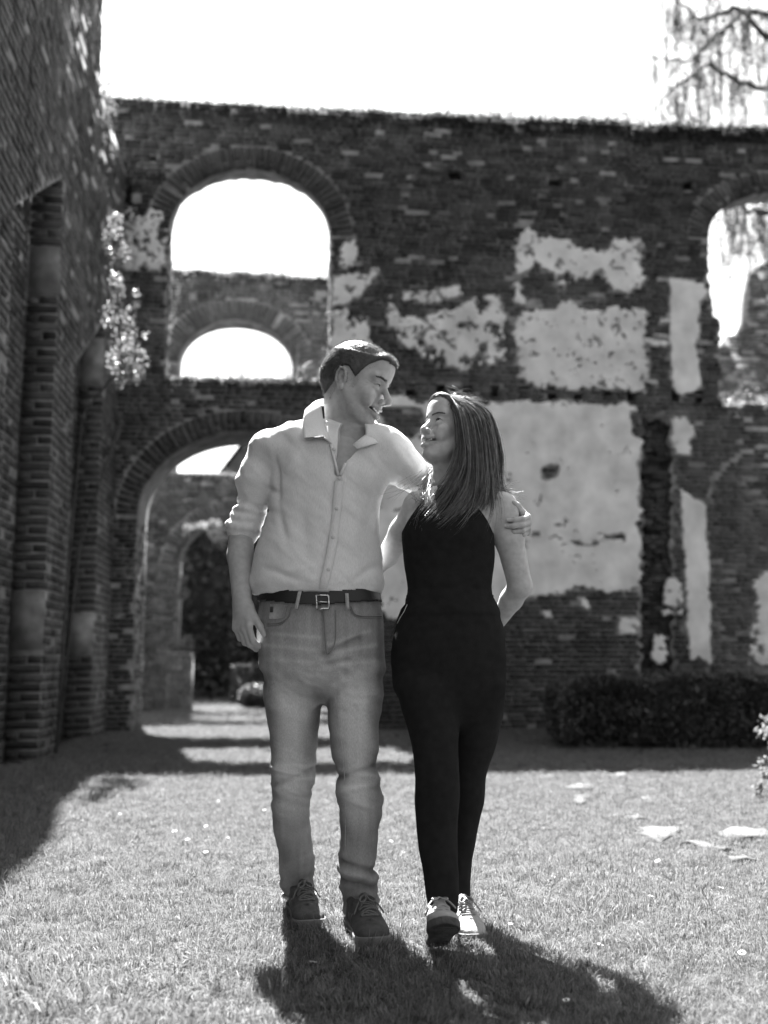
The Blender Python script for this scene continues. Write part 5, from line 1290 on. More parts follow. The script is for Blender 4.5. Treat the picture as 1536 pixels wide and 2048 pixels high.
def crease(px0, py0, px1, py1, w_, amp):
    a, b = at(px0, py0, 3.24)[[0, 2]], at(px1, py1, 3.24)[[0, 2]]; d = b - a; L2 = d @ d
    t = np.clip(((X_ - a[0]) * d[0] + (Z_ - a[1]) * d[1]) / L2, 0, 1); r2 = (X_ - a[0] - t * d[0]) ** 2 + (Z_ - a[1] - t * d[1]) ** 2
    return amp * np.exp(-r2 / w_ ** 2) * np.sin(math.pi * np.clip(t, .05, .95)) * (Y_ < 3.40)
for cr in ((548, 900, 556, 1010, .010, -.012), (552, 1005, 575, 1090, .012, -.008), (556, 985, 520, 960, .010, -.010), (545, 1020, 500, 1000, .008, -.008), (515, 1130, 610, 1165, .010, -.008), (520, 1160, 640, 1130, .014, .006), (700, 1165, 765, 1120, .012, -.007), (760, 960, 735, 1060, .014, -.007), (780, 985, 800, 940, .010, -.010), (600, 900, 560, 960, .014, .005), (725, 1000, 700, 1120, .016, .005), (600, 1010, 620, 1120, .02, -.005)): fold = fold + crease(*cr)
Vs_ = Vs_ + Ns_ * fold[:, None]
ton = .5 + .06 * (vnoise(X_ * 30, Y_ * 30, Z_ * 5, 5) - .5)
shirt = body_obj('shirt', Vs_, Qs_, M_linen, man, ton, rel=0)
# placket and buttons
def front(pxs, pys, off=.003): 
    P = np.array([at(a, b, 3.16) for a, b in zip(pxs, pys)]); Qp, N_ = sh.drop(P, (0, 1, 0)); return Qp + np.array([0, -off, 0]), N_
pl_y = np.linspace(955, 1182, 18); pl_c = np.interp(pl_y, [955, 1010, 1070, 1120, 1182], [676, 672, 665, 656, 642]); V3 = []
for off, lift in ((-9, .0005), (-8, .0045), (8, .0045), (9, .0005)):
    Qp, _ = front(pl_c + off, pl_y, .004 + lift); V3.append(Qp)
n = len(pl_y); V3 = np.concatenate(V3); pm = MB(); pm.add(V3, [(j * n + i, j * n + i + 1, (j + 1) * n + i + 1, (j + 1) * n + i) for j in range(3) for i in range(n - 1)]); mb_obj(pm, 'placket', M_linen, shirt)
for (bx, by) in ((666, 890), (677, 950), (671, 1011), (664, 1070), (655, 1136)):
    Qp, _ = front([bx], [by], .0095); c = Qp[0]; bm_ = MB(); bm_.tube([c + [0, .004, 0], c + [0, 0, 0], c + [0, -.0014, 0]], [.0060, .0062, .0050], 14)
    b_ = mb_obj(bm_, 'button', M_button, shirt)
# collar: two leaves folded over a stand
def collar_leaf(pts_top, pts_bot, name='collar'):
    n = len(pts_top); m = 7; V = []
    for i in range(n):
        a, b = np.array(pts_top[i]), np.array(pts_bot[i]); mid_ = (a + b) / 2
        for j in range(m):
            t = j / (m - 1); p = a + (b - a) * t; out = p - np.array([nbase[0], nbase[1], p[2]]); out /= np.linalg.norm(out) + 1e-9
            V.append(p + out * .006 * math.sin(t * math.pi))
    V = np.array(V); Fc = np.array([(i * m + j, (i + 1) * m + j, (i + 1) * m + j + 1, i * m + j + 1) for i in range(n - 1) for j in range(m - 1)])
    me = mesh(name, V, Fc, True, {'tone': np.full(len(V), .52)}); o = link(name, me, M_linen); md = o.modifiers.new('thick', 'SOLIDIFY'); md.thickness = .0028; md.offset = 0
    child_at_world(o, shirt); return o
Yf = 3.235
collar_leaf([at(662, 806, 3.43), at(648, 798, 3.36), at(643, 800, 3.318), at(643, 815, 3.298), at(646, 838, 3.274), at(652, 862, 3.248), at(664, 888, 3.230)],
            [at(657, 815, 3.45), at(626, 806, 3.37), at(610, 820, 3.285), at(606, 838, 3.264), at(605, 858, 3.246), at(607, 877, 3.228), at(646, 872, 3.218)])
collar_leaf([at(672, 815, 3.45), at(715, 815, 3.45), at(738, 832, 3.41), at(744, 850, 3.35), at(738, 864, 3.29), at(722, 876, 3.25), at(704, 890, 3.232)],
            [at(668, 838, 3.47), at(725, 838, 3.47), at(756, 850, 3.41), at(764, 866, 3.33), at(757, 886, 3.265), at(742, 890, 3.238), at(714, 898, 3.222)])
Sd = MB(); 
for side in ((660, 884, 676, 948), (704, 890, 680, 948)):
    P = [at(side[0] + (side[2] - side[0]) * t, side[1] + (side[3] - side[1]) * t, 3.2) for t in np.linspace(0, 1, 8)]; Qp, _ = sh.drop(np.array(P), (0, 1, 0), far=.3); ok = np.abs(Qp[:, 1] - 3.25) < .06
    if ok.sum() > 3: Sd.tube(Qp[ok] + [0, -.004, 0], .0045, 7)
if Sd.n: mb_obj(Sd, 'front_edge', M_linen, shirt)
# ---- jeans
jn = Sdf((-.45, 3.10, .03), (.06, 3.75, 1.06), .0048)
jn.loft([row(1172, 526, 752, YM, .122), row(1200, 520, 760, YM, .126), row(1230, 516, 767, YM + .004, .132), row(1270, 515, 770, YM + .010, .138), row(1310, 518, 770, YM + .014, .136), row(1350, 524, 768, YM + .012, .120), row(1385, 556, 736, YM + .01, .085), row(1410, 600, 690, YM + .01, .04)], .015, p=2.2)
YL = {1330: 3.375, 1400: 3.385, 1450: 3.39, 1500: 3.40, 1560: 3.415, 1620: 3.44, 1700: 3.48, 1800: 3.53}
YR_ = {1330: 3.365, 1400: 3.345, 1450: 3.33, 1500: 3.315, 1560: 3.305, 1620: 3.31, 1700: 3.325, 1830: 3.35}
def yl(py, D): return float(np.interp(py, list(D), list(D.values())))
legL = [(1325, 550, 625, .07), (1365, 526, 644, .100), (1400, 528, 642, .096), (1450, 536, 638, .088), (1500, 541, 632, .080), (1540, 543, 630, .076), (1565, 541, 628, .074), (1600, 542, 622, .072), (1650, 547, 620, .070), (1700, 555, 626, .064), (1740, 560, 631, .060), (1775, 563, 632, .060), (1798, 566, 630, .058)]
legR = [(1325, 668, 745, .07), (1365, 650, 766, .100), (1400, 652, 764, .097), (1450, 657, 759, .09), (1500, 664, 757, .083), (1540, 672, 755, .079), (1570, 674, 760, .077), (1620, 677, 762, .074), (1680, 678, 757, .069), (1720, 676, 752, .065), (1760, 680, 757, .064), (1795, 683, 756, .064), (1824, 688, 752, .062)]
jn.loft([row(p, l, r, yl(p, YL), d) for p, l, r, d in legL], .020, p=2.15)
jn.loft([row(p, l, r, yl(p, YR_), d) for p, l, r, d in legR], .016, p=2.15)
Vj, Qj = jn.net(); Vj = relax(Vj, Qj, 1, .5); Nj = vnormals(Vj, Qj); X_, Y_, Z_ = Vj.T
zk = at(600, 1570, 3.4)[2]; zc = at(640, 1370, YM)[2]
kn = np.exp(-((Z_ - zk) / .13) ** 2); an = np.clip((.26 - Z_) / .16, 0, 1); cr_ = np.exp(-((Z_ - zc) / .10) ** 2)
dsp = (fbm(X_ * 9, Y_ * 9, Z_ * 7, 71) - .5) * .008 + kn * (fbm(X_ * 11 + Z_ * 13, Y_ * 10, Z_ * 24 + X_ * 6, 72) - .5) * .026 + an * (fbm(X_ * 9 - Z_ * 10, Y_ * 8, Z_ * 26 - X_ * 8, 73) - .5) * .034 + cr_ * (fbm(X_ * 14 + Z_ * 22, Y_ * 6, Z_ * 14 - X_ * 12, 74) - .5) * .020 + (fbm(X_ * 16 + Z_ * 8, Y_ * 14, Z_ * 16, 76) - .5) * .006
def jcrease(px0, py0, px1, py1, w_, amp):
    a, b = at(px0, py0, 3.3)[[0, 2]], at(px1, py1, 3.3)[[0, 2]]; d = b - a
    t = np.clip(((X_ - a[0]) * d[0] + (Z_ - a[1]) * d[1]) / (d @ d), 0, 1); r2 = (X_ - a[0] - t * d[0]) ** 2 + (Z_ - a[1] - t * d[1]) ** 2
    return amp * np.exp(-r2 / w_ ** 2) * (Y_ < 3.42)
for c_ in ((650, 1312, 720, 1278, .010, -.010), (655, 1330, 700, 1320, .008, -.006), (645, 1215, 648, 1308, .004, -.004), (545, 1572, 620, 1545, .008, -.009), (545, 1540, 600, 1552, .008, .007), (676, 1552, 750, 1530, .008, -.008), (680, 1580, 750, 1560, .009, .006), (560, 1742, 628, 1722, .007, -.012), (560, 1760, 625, 1748, .010, .008), (682, 1720, 752, 1742, .009, -.012), (684, 1760, 750, 1775, .008, -.010), (690, 1740, 745, 1757, .010, .008)): dsp = dsp + jcrease(*c_)
Vj = Vj + Nj * dsp[:, None]
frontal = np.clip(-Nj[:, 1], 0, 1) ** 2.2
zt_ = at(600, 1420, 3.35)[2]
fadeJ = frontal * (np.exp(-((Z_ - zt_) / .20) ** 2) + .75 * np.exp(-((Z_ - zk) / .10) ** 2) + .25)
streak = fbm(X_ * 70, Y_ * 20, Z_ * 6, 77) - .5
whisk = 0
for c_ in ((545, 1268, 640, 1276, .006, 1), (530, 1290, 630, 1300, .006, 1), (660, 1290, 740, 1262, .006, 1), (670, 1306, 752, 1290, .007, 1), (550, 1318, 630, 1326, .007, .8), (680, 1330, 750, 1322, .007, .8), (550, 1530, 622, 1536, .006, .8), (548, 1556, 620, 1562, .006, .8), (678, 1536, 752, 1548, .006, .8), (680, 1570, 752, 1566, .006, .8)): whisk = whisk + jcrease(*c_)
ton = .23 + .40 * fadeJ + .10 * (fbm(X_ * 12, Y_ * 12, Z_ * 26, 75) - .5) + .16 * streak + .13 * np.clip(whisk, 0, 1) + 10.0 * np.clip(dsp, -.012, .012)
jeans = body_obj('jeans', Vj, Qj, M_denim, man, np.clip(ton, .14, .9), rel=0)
def jfront(pts, off=.002, Y0=3.05):
    P = np.array([at(a, b, Y0) for a, b in pts]); Qp, N_ = jn.drop(P, (0, 1, 0), n=120); return Qp + np.array([0, -off, 0])
def seam(name, pts, r=.0018, m=M_stitch, off=.002, n=14):
    pts = np.array(pts, float); t = np.linspace(0, 1, n); s_ = np.linspace(0, 1, len(pts)); P = np.column_stack([crom(t, s_, pts[:, 0]), crom(t, s_, pts[:, 1])])
    b_ = MB(); b_.tube(jfront(P, off), r, 5); return mb_obj(b_, name, m, jeans)
seam('fly_seam', [(640, 1214), (643, 1250), (645, 1290), (648, 1308)], .0028); seam('fly_seam', [(665, 1214), (666, 1260), (662, 1290), (650, 1308)], .0014)
seam('pocket_seam', [(572, 1208), (566, 1228), (548, 1240), (517, 1242)], .0022); seam('pocket_seam', [(570, 1212), (562, 1232), (546, 1245), (517, 1247)], .0012)
seam('pocket_seam', [(698, 1206), (706, 1222), (728, 1226), (764, 1224)], .0022); seam('pocket_seam', [(697, 1212), (706, 1226), (728, 1230), (766, 1228)], .0012)
seam('leg_seam', [(664, 1400), (680, 1520), (686, 1620), (684, 1740)], .0012, M_denim, .0)
# coin pocket with a small leather tab
cpP = [(524, 1200), (540, 1200), (563, 1203), (560, 1215), (557, 1229), (540, 1233), (522, 1232)]
q = jfront(cpP, .005); b_ = MB(); b_.add(np.concatenate([q, q + [0, .006, 0]]), [tuple(range(7))] + [(i, (i + 1) % 7, 7 + (i + 1) % 7, 7 + i) for i in range(7)]); cpk = mb_obj(b_, 'coin_pocket', M_denim, jeans, False)
q = jfront([(525, 1206), (532, 1206), (531, 1218), (524, 1218)], .0078); b_ = MB(); b_.add(np.concatenate([q, q + [0, .003, 0]]), [(0, 1, 2, 3), (0, 4, 5, 1), (1, 5, 6, 2), (2, 6, 7, 3), (3, 7, 4, 0)]); mb_obj(b_, 'leather_tab', M_suede, cpk, False)
# belt
bz = []
bl_ = Sdf((-.45, 3.16, .86), (.06, 3.56, 1.12), .004)
r0 = [row(1160, 528, 752, YM, .124), row(1195, 523, 757, YM, .128), row(1225, 518, 765, YM, .132)]
bl_.loft(r0, .004, p=2.3, grow=.0045)
def beltz(xp): return None
Vb, Qb = bl_.net()
cz = np.interp(Vb[:, 0], [at(525, 1190, YM)[0], at(590, 1195, YM)[0], at(640, 1200, YM)[0], at(755, 1190, YM)[0]], [at(525, 1187, 3.28)[2], at(590, 1194, 3.24)[2], at(640, 1198, 3.23)[2], at(755, 1188, 3.28)[2]])
kp = np.abs(Vb[:, 2] - cz) < .021
v, q, _ = sub_mesh(Vb, Qb, kp); me = mesh('belt', v, q, True, {'tone': np.full(len(v), .5)}); belt = link('belt', me, M_leather); md = belt.modifiers.new('thick', 'SOLIDIFY'); md.thickness = .004; md.offset = 1; child_at_world(belt, man)
bf = lambda pts, off: (lambda Qp: Qp + np.array([0, -off, 0]))(bl_.drop(np.array([at(a, b, 3.08) for a, b in pts]), (0, 1, 0), n=120)[0])
bk = MB(); fr = bf([(626, 1184), (652, 1185), (653, 1212), (628, 1213), (626, 1184)], .0065)
for i in range(4): bk.tube([fr[i], (fr[i] + fr[i + 1]) / 2, fr[i + 1]], .0030, 8)
mb_obj(bk, 'buckle', M_metal, belt); bk = MB(); pr = bf([(627, 1198), (650, 1199)], .009); bk.tube([pr[0], (pr[0] + pr[1]) / 2 + [0, -.001, 0], pr[1]], .0020, 7); mb_obj(bk, 'buckle_prong', M_metal, belt)
for (x0, y0, x1, y1) in ((592, 1176, 584, 1213), (690, 1180, 692, 1214)):
    pc = bf([(x0 + (x1 - x0) * t, y0 + (y1 - y0) * t) for t in np.linspace(0, 1, 6)], .0068); b_ = MB(); V3 = np.concatenate([pc + [-.0055, 0, 0], pc + [-.0055, -.003, 0], pc + [.0055, -.003, 0], pc + [.0055, 0, 0]])
    b_.add(V3, [(j * 6 + i, j * 6 + i + 1, (j + 1) * 6 + i + 1, (j + 1) * 6 + i) for j in range(3) for i in range(5)] + [(0, 6, 12, 18), (5, 23, 17, 11)]); mb_obj(b_, 'belt_loop', M_denim, jeans, False)
# turned hems
for (rowsx, D) in ((legL, YL), (legR, YR_)):
    p0, l0, r0_, d0 = rowsx[-1]; c = row(p0, l0, r0_, yl(p0, D), d0); ring = [np.array([c[1] + (c[3] + .001) * math.cos(t), c[2] + (c[4] + .001) * math.sin(t), c[0] + .010 + .004 * math.sin(2 * t + 1)]) for t in np.linspace(0, 2 * math.pi, 25)]
    b_ = MB(); b_.tube(ring, .0045, 7, cap=False); mb_obj(b_, 'hem', M_denim, jeans)
# socks and shoes
for (px, py, D, nm) in ((598, 1795, YL, 'L'), (716, 1815, YR_, 'R')):
    Y0 = yl(py, D); b_ = MB(); a = at(px, py - 30, Y0); c = at(px + (10 if nm == 'L' else 6), py + 22, Y0 - .015); b_.tube([a, (a + c) / 2, c], [.040, .038, .040], 14); mb_obj(b_, 'sock', M_black, man)
gL = gnd(600, 1836); make_shoe(man, 'sneaker', (at(607, 1838, 3.44)[0], 3.435, 0.0), R(-90 + 14), R(0), .285, 1.06, M_suede, M_gum, M_lace, M_suedeL, label='dark sneaker with pale stripes on the foot behind')
make_shoe(man, 'sneaker', (at(731, 1850, 3.26)[0], 3.21, 0.002), R(-90 + 13), R(1), .29, 1.06, M_suede, M_gum, M_lace, M_suedeL, label='dark striped sneaker on the forward foot, toe lifting')
# ------------------------------------------------------------------ the woman
YW = 3.28
wom = empty('person', (at(900, 1860, 3.25)[0], 3.24, 0.0))
tag(wom, 'woman with long hair in a black halter jumpsuit looking up at the man', 'person')
fwd = np.array([-math.sin(R(58)) * math.cos(R(17)), -math.cos(R(58)) * math.cos(R(17)), math.sin(R(17))])
HW = head_mat(fwd, R(4)); WS = .99; WP = at(903, 872, 3.30)
def TW(P): return WP + WS * (np.asarray(P, float).reshape(-1, 3) @ HW.T)
def TWi(P): return ((np.asarray(P, float) - WP) / WS) @ HW
nb2 = at(902, 985, 3.335)
S, ec, ml = make_head(True, squint=.40, mouth_open=.0048, neck_to=TWi(nb2), neck_r=.047)
V, Q = S.net(); V = relax(V, Q, 1, .5); N = vnormals(V, Q); x, y, z = V.T; ay = np.abs(y)
lip = (ay < .034) & (np.abs(z + .0600 - 5.0 * ay ** 2) < .0115) & (x > .062)
ton = np.full(len(V), .56); ton[lip] *= .72
parts_ = [(TW(V), Q, ton)]
B = Sdf((-.05, 3.08, .86), (.56, 3.66, 1.50), .0038)
B.loft([row(1110, 815, 985, YW, .085), row(1060, 812, 985, YW, .098), row(1020, 822, 1000, YW + .005, .085), row(1000, 836, 1000, YW + .012, .070), row(984, 858, 985, YW + .025, .052), row(972, 872, 945, YW + .03, .045)], .012)
B.rc(nb2 + [0, 0, .07], nb2 - [0, 0, .05], .047, .055, .03)
# her left arm: over the hip and behind her back
sA, eA, wA = at(1004, 1015, 3.285), at(1040, 1172, 3.335), at(992, 1248, 3.46)
B.chain([at(960, 998, 3.30), sA, at(1018, 1075, 3.29), eA], [.040, .047, .045, .038], .018)
B.chain([eA, eA + (wA - eA) * .35, wA], [.038, .036, .025], .012)
# her right arm: round the man's back
sB, eB = at(836, 1012, 3.305), at(776, 1112, 3.47)
B.chain([at(870, 1000, 3.31), sB, sB + (eB - sB) * .5, eB], [.040, .044, .042, .036], .018)
v, q = B.net(); v = relax(v, q, 1, .5); parts_.append((v, q, np.full(len(v), .58)))
H = Sdf((.10, 3.36, .82), (.36, 3.66, 1.16), .003)
H.chain([wA + (eA - wA) * .2, wA], [.028, .025], .01); hand(H, wA, (-.75, .12, -.25), (.1, 1.0, .1), (0, -.2, 1), .88, (.3, .35, .4, .45), .04, wr=.024)
v, q = H.net(); parts_.append((v, q, np.full(len(v), .56)))
H = Sdf((-.26, 3.40, .96), (.06, 3.72, 1.28), .003)
wB = at(722, 1150, 3.545); H.chain([eB, eB + (wB - eB) * .4, wB], [.036, .034, .025], .01); hand(H, wB, (-1.0, .02, -.1), (0, 1.0, .1), (0, 0, 1), .88, (.15, .18, .2, .25), .05, wr=.024)
v, q = H.net(); parts_.append((v, q, np.full(len(v), .56)))
V_, Q_, A_ = merge(parts_)
fr_ = vnoise(V_[:, 0] * 330, V_[:, 1] * 330, V_[:, 2] * 330, 17); A_ = A_ * np.where(fr_ > .90, .86, 1.0)     # freckles
skinW = body_obj('body', V_, Q_, M_skin, wom, A_, rel=0)
eyes_and_mouth(S, ec, ml, TW, wom, (.85, .05, .35), .004, True)
er = MB(); c = TW([(-.010, .0745, -.043)])[0]; er.tube([c, c - [0, 0, .006], c - [0, 0, .012]], [.0012, .0022, .0010], 8); mb_obj(er, 'earring', M_metal, wom)
# ---- jumpsuit
J_ = Sdf((-.06, 3.02, .05), (.50, 3.72, 1.42), .0046)
JT = [(1225, 806, 996, .100, .012), (1200, 816, 986, .093, .01), (1185, 818, 981, .090, .008), (1150, 812, 984, .090, .004), (1110, 807, 987, .095, 0), (1070, 804, 985, .104, -.006), (1045, 806, 984, .104, -.004), (1020, 815, 985, .095, 0), (1000, 832, 980, .080, .006), (984, 852, 960, .060, .02), (972, 866, 935, .052, .03)]
J_.loft([row(p, l, r, YW, d, o) for p, l, r, d, o in JT], .012, p=2.15, grow=.003)
J_.loft([row(1190, 818, 982, YW, .09, .01), row(1240, 796, 1003, YW, .105, .012), row(1290, 784, 1018, YW, .122, .02), row(1340, 784, 1021, YW, .128, .026), row(1385, 790, 1017, YW, .115, .02), row(1420, 822, 990, YW, .085, .01), row(1460, 870, 940, YW, .03, .01)], .02, p=2.1)
YF = {1340: 3.275, 1450: 3.235, 1560: 3.185, 1650: 3.185, 1700: 3.165, 1825: 3.125}; YB = {1340: 3.30, 1450: 3.33, 1560: 3.36, 1650: 3.38, 1815: 3.39}
lF = [(1330, 815, 890, .07), (1360, 790, 916, .098), (1400, 797, 920, .095), (1450, 811, 919, .086), (1500, 823, 917, .078), (1550, 830, 918, .070), (1600, 832, 918, .066), (1650, 834, 917, .062), (1700, 838, 917, .056), (1750, 846, 917, .050), (1790, 851, 918, .047), (1826, 857, 916, .045)]
lB = [(1330, 915, 995, .07), (1360, 893, 1020, .098), (1400, 896, 1016, .096), (1450, 900, 1002, .086), (1500, 904, 989, .078), (1550, 904, 971, .070), (1600, 903, 966, .066), (1650, 902, 958, .060), (1700, 900, 950, .054), (1750, 898, 945, .048), (1816, 900, 941, .044)]
J_.loft([row(p, l, r, yl(p, YF), d) for p, l, r, d in lF], .016); J_.loft([row(p, l, r, yl(p, YB), d) for p, l, r, d in lB], .016)
# halter cut: bare shoulders either side of the two front edges
X, Y, Z = J_.ax[0][:, None, None], J_.ax[1][None, :, None], J_.ax[2][None, None, :]
zz = [at(900, p, 3.2)[2] for p in (1075, 1060, 1040, 1010, 985, 968)]
xl = [at(p, 1000, 3.2)[0] for p in (780, 802, 814, 836, 852, 866)]; xr = [at(p, 1000, 3.2)[0] for p in (1010, 986, 976, 952, 934, 918)]
o_ = np.argsort(zz); lf_ = np.interp(Z, np.array(zz)[o_], np.array(xl)[o_]); rt_ = np.interp(Z, np.array(zz)[o_], np.array(xr)[o_])
J_.f = np.maximum(J_.f, np.maximum(lf_ - X, X - rt_) * .8).astype(np.float32)
J_.rc(nb2 + [-.004, 0, -.015], nb2 + [-.006, -.006, .022], .058, .052, .006)
J_.rc(nb2 + [-.006, -.006, .016], nb2 + [-.02, -.02, .09], .049, .049, .002, sub=True)
Vj, Qj = J_.net(); Vj = relax(Vj, Qj, 1, .5); Nj = vnormals(Vj, Qj); X_, Y_, Z_ = Vj.T
zw = at(900, 1190, YW)[2]; wst = np.exp(-((Z_ - zw) / .06) ** 2)
dsp = (fbm(X_ * 8, Y_ * 8, Z_ * 5, 81) - .5) * .010 + wst * (fbm(X_ * 14, Y_ * 14, Z_ * 30, 82) - .5) * .014 + np.clip((.9 - Z_) / .5, 0, 1) * (fbm(X_ * 12 + Z_ * 5, Y_ * 12, Z_ * 5, 83) - .5) * .014
suit = body_obj('jumpsuit', Vj + Nj * dsp[:, None], Qj, M_black, wom, rel=0)
def sfront(pts, off=.003):
    P = np.array([at(a, b, 3.0) for a, b in pts]); Qp, _ = J_.drop(P, (0, 1, 0), n=140); return Qp + np.array([0, -off, 0])
q = sfront([(820, 1192), (817, 1200), (808, 1212), (797, 1230), (789, 1244)], .004); b_ = MB(); b_.tube(q, [.003, .005, .006, .006, .004], 7); mb_obj(b_, 'pocket_edge', M_black, suit)
q = sfront([(818, 1200), (812, 1214), (803, 1228), (797, 1240)], .008); b_ = MB(); b_.tube(q, .0011, 6); mb_obj(b_, 'pocket_piping', M_sneakW, suit)
b_ = MB(); zz_ = zw; ring = []
for t in np.linspace(0, 2 * math.pi, 40):
    c = row(1192, 817, 983, YW, .0915, .009); ring.append([c[1] + (c[3] + .004) * math.cos(t), c[2] + .009 * 0 + (c[4] + .004) * math.sin(t), c[0]])
b_.tube(ring, .004, 6, cap=False); mb_obj(b_, 'waist_seam', M_black, suit)
# ---- shoes
for (px, py, D) in ((885, 1825, YF), (922, 1815, YB)):
    Y0 = yl(py, D); b_ = MB(); a = at(px, py - 20, Y0); c = at(px + 2, py + 20, Y0 - .01); b_.tube([a, (a + c) / 2, c], [.036, .034, .036], 14); mb_obj(b_, 'sock', M_black, wom)
make_shoe(wom, 'sneaker', (at(881, 1850, 3.02)[0], 2.995, 0.002), R(-90 + 3), R(24), .262, .98, M_sneak, M_soleD, M_sneak, M_sneakW, M_sneak, label='pale sneaker on the forward foot, toe raised to show its sole')
make_shoe(wom, 'sneaker', (at(928, 1850, 3.28)[0], 3.27, 0.0), R(-90 + 10), R(0), .262, .96, M_sneak, M_gum, M_sneak, M_sneakW, label='pale sneaker on the rear foot, flat on the grass')
# ---- long hair
scalp = (z > np.interp(x, [-.12, -.04, .0, .03, .05, .065, .078, .09], [-.075, -.06, .0, .02, .055, .074, .086, .094])) & (z > -.09)
sv, sq, used = sub_mesh(V, Q, scalp); sn = N[used]
soft = scalp.astype(float)
for _ in range(14):
    a_ = np.zeros(len(V)); c_ = np.zeros(len(V))
    for i, j in ((0, 1), (1, 2), (2, 3), (3, 0)): np.add.at(a_, Q[:, i], soft[Q[:, j]]); np.add.at(a_, Q[:, j], soft[Q[:, i]]); np.add.at(c_, Q[:, i], 1); np.add.at(c_, Q[:, j], 1)
    soft = a_ / np.maximum(c_, 1)
tk = np.clip((soft[used] - .52) * 2, 0, 1) * .013 + .0004
HH = Sdf((.03, 3.10, 1.20), (.40, 3.50, 1.66), .0045)
def hrow(py, l, r, Y, ry): return row(py, l, r, Y, ry)
HH.loft([hrow(815, 906, 955, 3.31, .060), hrow(835, 920, 974, 3.31, .080), hrow(860, 926, 984, 3.31, .090), hrow(890, 930, 988, 3.31, .092), hrow(920, 932, 988, 3.315, .088), hrow(950, 934, 984, 3.32, .078), hrow(975, 934, 976, 3.32, .06), hrow(990, 936, 968, 3.30, .04)], .012)
hv, hq = HH.net(); hv = relax(hv, hq, 2, .5); hn = vnormals(hv, hq)
hv = hv + hn * ((fbm(hv[:, 0] * 55, hv[:, 1] * 55, hv[:, 2] * 4, 91) - .5) * .014)[:, None]
mv, mq, ma = merge([(TW(sv + sn * tk[:, None]), sq, np.full(len(sv), .38)), (hv, hq, .25 + .4 * vnoise(hv[:, 0] * 90, hv[:, 1] * 90, hv[:, 2] * 5, 92))])
hairW = body_obj('hair', mv, mq, M_hairW, wom, ma, rel=0)
guides = [
    [(902, 812, 3.245), (910, 832, 3.212), (916, 862, 3.198), (920, 900, 3.190), (906, 945, 3.185), (876, 985, 3.175), (842, 1030, 3.175)],
    [(904, 806, 3.25), (917, 832, 3.208), (924, 870, 3.195), (928, 915, 3.188), (916, 960, 3.18), (893, 1010, 3.165), (862, 1046, 3.165)],
    [(904, 803, 3.25), (922, 830, 3.205), (932, 872, 3.190), (938, 925, 3.190), (934, 975, 3.185), (915, 1018, 3.170), (880, 1052, 3.165)],
    [(910, 800, 3.26), (938, 828, 3.210), (948, 872, 3.195), (954, 930, 3.195), (952, 978, 3.195), (938, 1015, 3.185), (905, 1050, 3.170)],
    [(916, 798, 3.27), (952, 828, 3.22), (964, 872, 3.205), (970, 930, 3.205), (972, 975, 3.205), (962, 1010, 3.20), (935, 1036, 3.185)],
    [(922, 797, 3.28), (964, 826, 3.24), (978, 872, 3.23), (985, 930, 3.235), (986, 970, 3.235), (990, 1000, 3.235), (985, 1042, 3.225)],
    [(926, 797, 3.30), (972, 826, 3.27), (988, 872, 3.27), (994, 925, 3.28), (993, 960, 3.285), (1000, 984, 3.285), (1024, 992, 3.27)],
    [(926, 798, 3.32), (976, 828, 3.32), (992, 872, 3.33), (997, 920, 3.34), (993, 965, 3.345), (998, 990, 3.34), (1018, 985, 3.31)]]
G = np.array([[at(*p) for p in g3] for g3 in guides]); g_ = np.random.default_rng(12)
def ribbons(n, seg, width, seed, spread, lenj=(.72, 1.05), lo=0.0, hi=1.0, wild=0.0):
    g_ = np.random.default_rng(seed); V = []; Fc = []; A = []
    for i in range(n):
        uu = lo + (hi - lo) * g_.random(); f = uu * (len(G) - 1); a = min(int(f), len(G) - 2); w_ = f - a
        C_ = G[a] * (1 - w_) + G[a + 1] * w_; L = g_.uniform(*lenj)
        t = np.linspace(0, 1, seg) * L; s_ = np.linspace(0, 1, len(C_)); P = np.column_stack([crom(t, s_, C_[:, k]) for k in range(3)])
        kc = int(uu * 70); gc = np.random.default_rng(kc * 13 + 5); off = gc.normal(0, spread * 1.1, 3) * [1, .8, 1] + g_.normal(0, spread * .35, 3); gr = np.linspace(.25, 1.0, seg)[:, None]
        wv_ = gc.uniform(0, 6.28); P = P + (np.sin(wv_ + t * gc.uniform(5, 9)) * gc.uniform(.002, .007))[:, None] * np.array([1, .4, 0]) * gr; L = L * (.86 + .2 * gc.random())
        P = P + off * gr + np.cumsum(g_.normal(0, .0006 + wild, (seg, 3)), 0) * gr; P[:, 1] -= .003
        Tn = np.gradient(P, axis=0); Tn /= np.linalg.norm(Tn, axis=1, keepdims=True); Sd = np.cross(Tn, g_.normal(size=3)); Sd /= np.linalg.norm(Sd, axis=1, keepdims=True)
        wv = (width * np.sin(np.linspace(.35, math.pi * .985, seg)))[:, None]; b0 = len(V) * 0 + len(A)
        V.append(np.concatenate([P - Sd * wv, P + Sd * wv])); Fc.append(np.array([(b0 + k, b0 + k + 1, b0 + seg + k + 1, b0 + seg + k) for k in range(seg - 1)])); A += [float(np.clip(g_.normal(.50, .20), .12, 1.0))] * (2 * seg)
    return np.concatenate(V), np.concatenate(Fc), np.array(A)
v1 = ribbons(1900, 16, .0012, 3, .008, (.55, 1.02)); v2 = ribbons(500, 16, .0008, 4, .014, (.8, 1.12), wild=.0006); v3 = ribbons(60, 16, .0005, 5, .03, (.85, 1.2), wild=.002)
rv, rq, ra = merge([v1, v2, v3]); me = mesh('hair_strands', rv, rq, True, {'tone': ra}); o = link('hair_strands', me, M_hairW); child_at_world(o, hairW); o['kind'] = 'stuff'
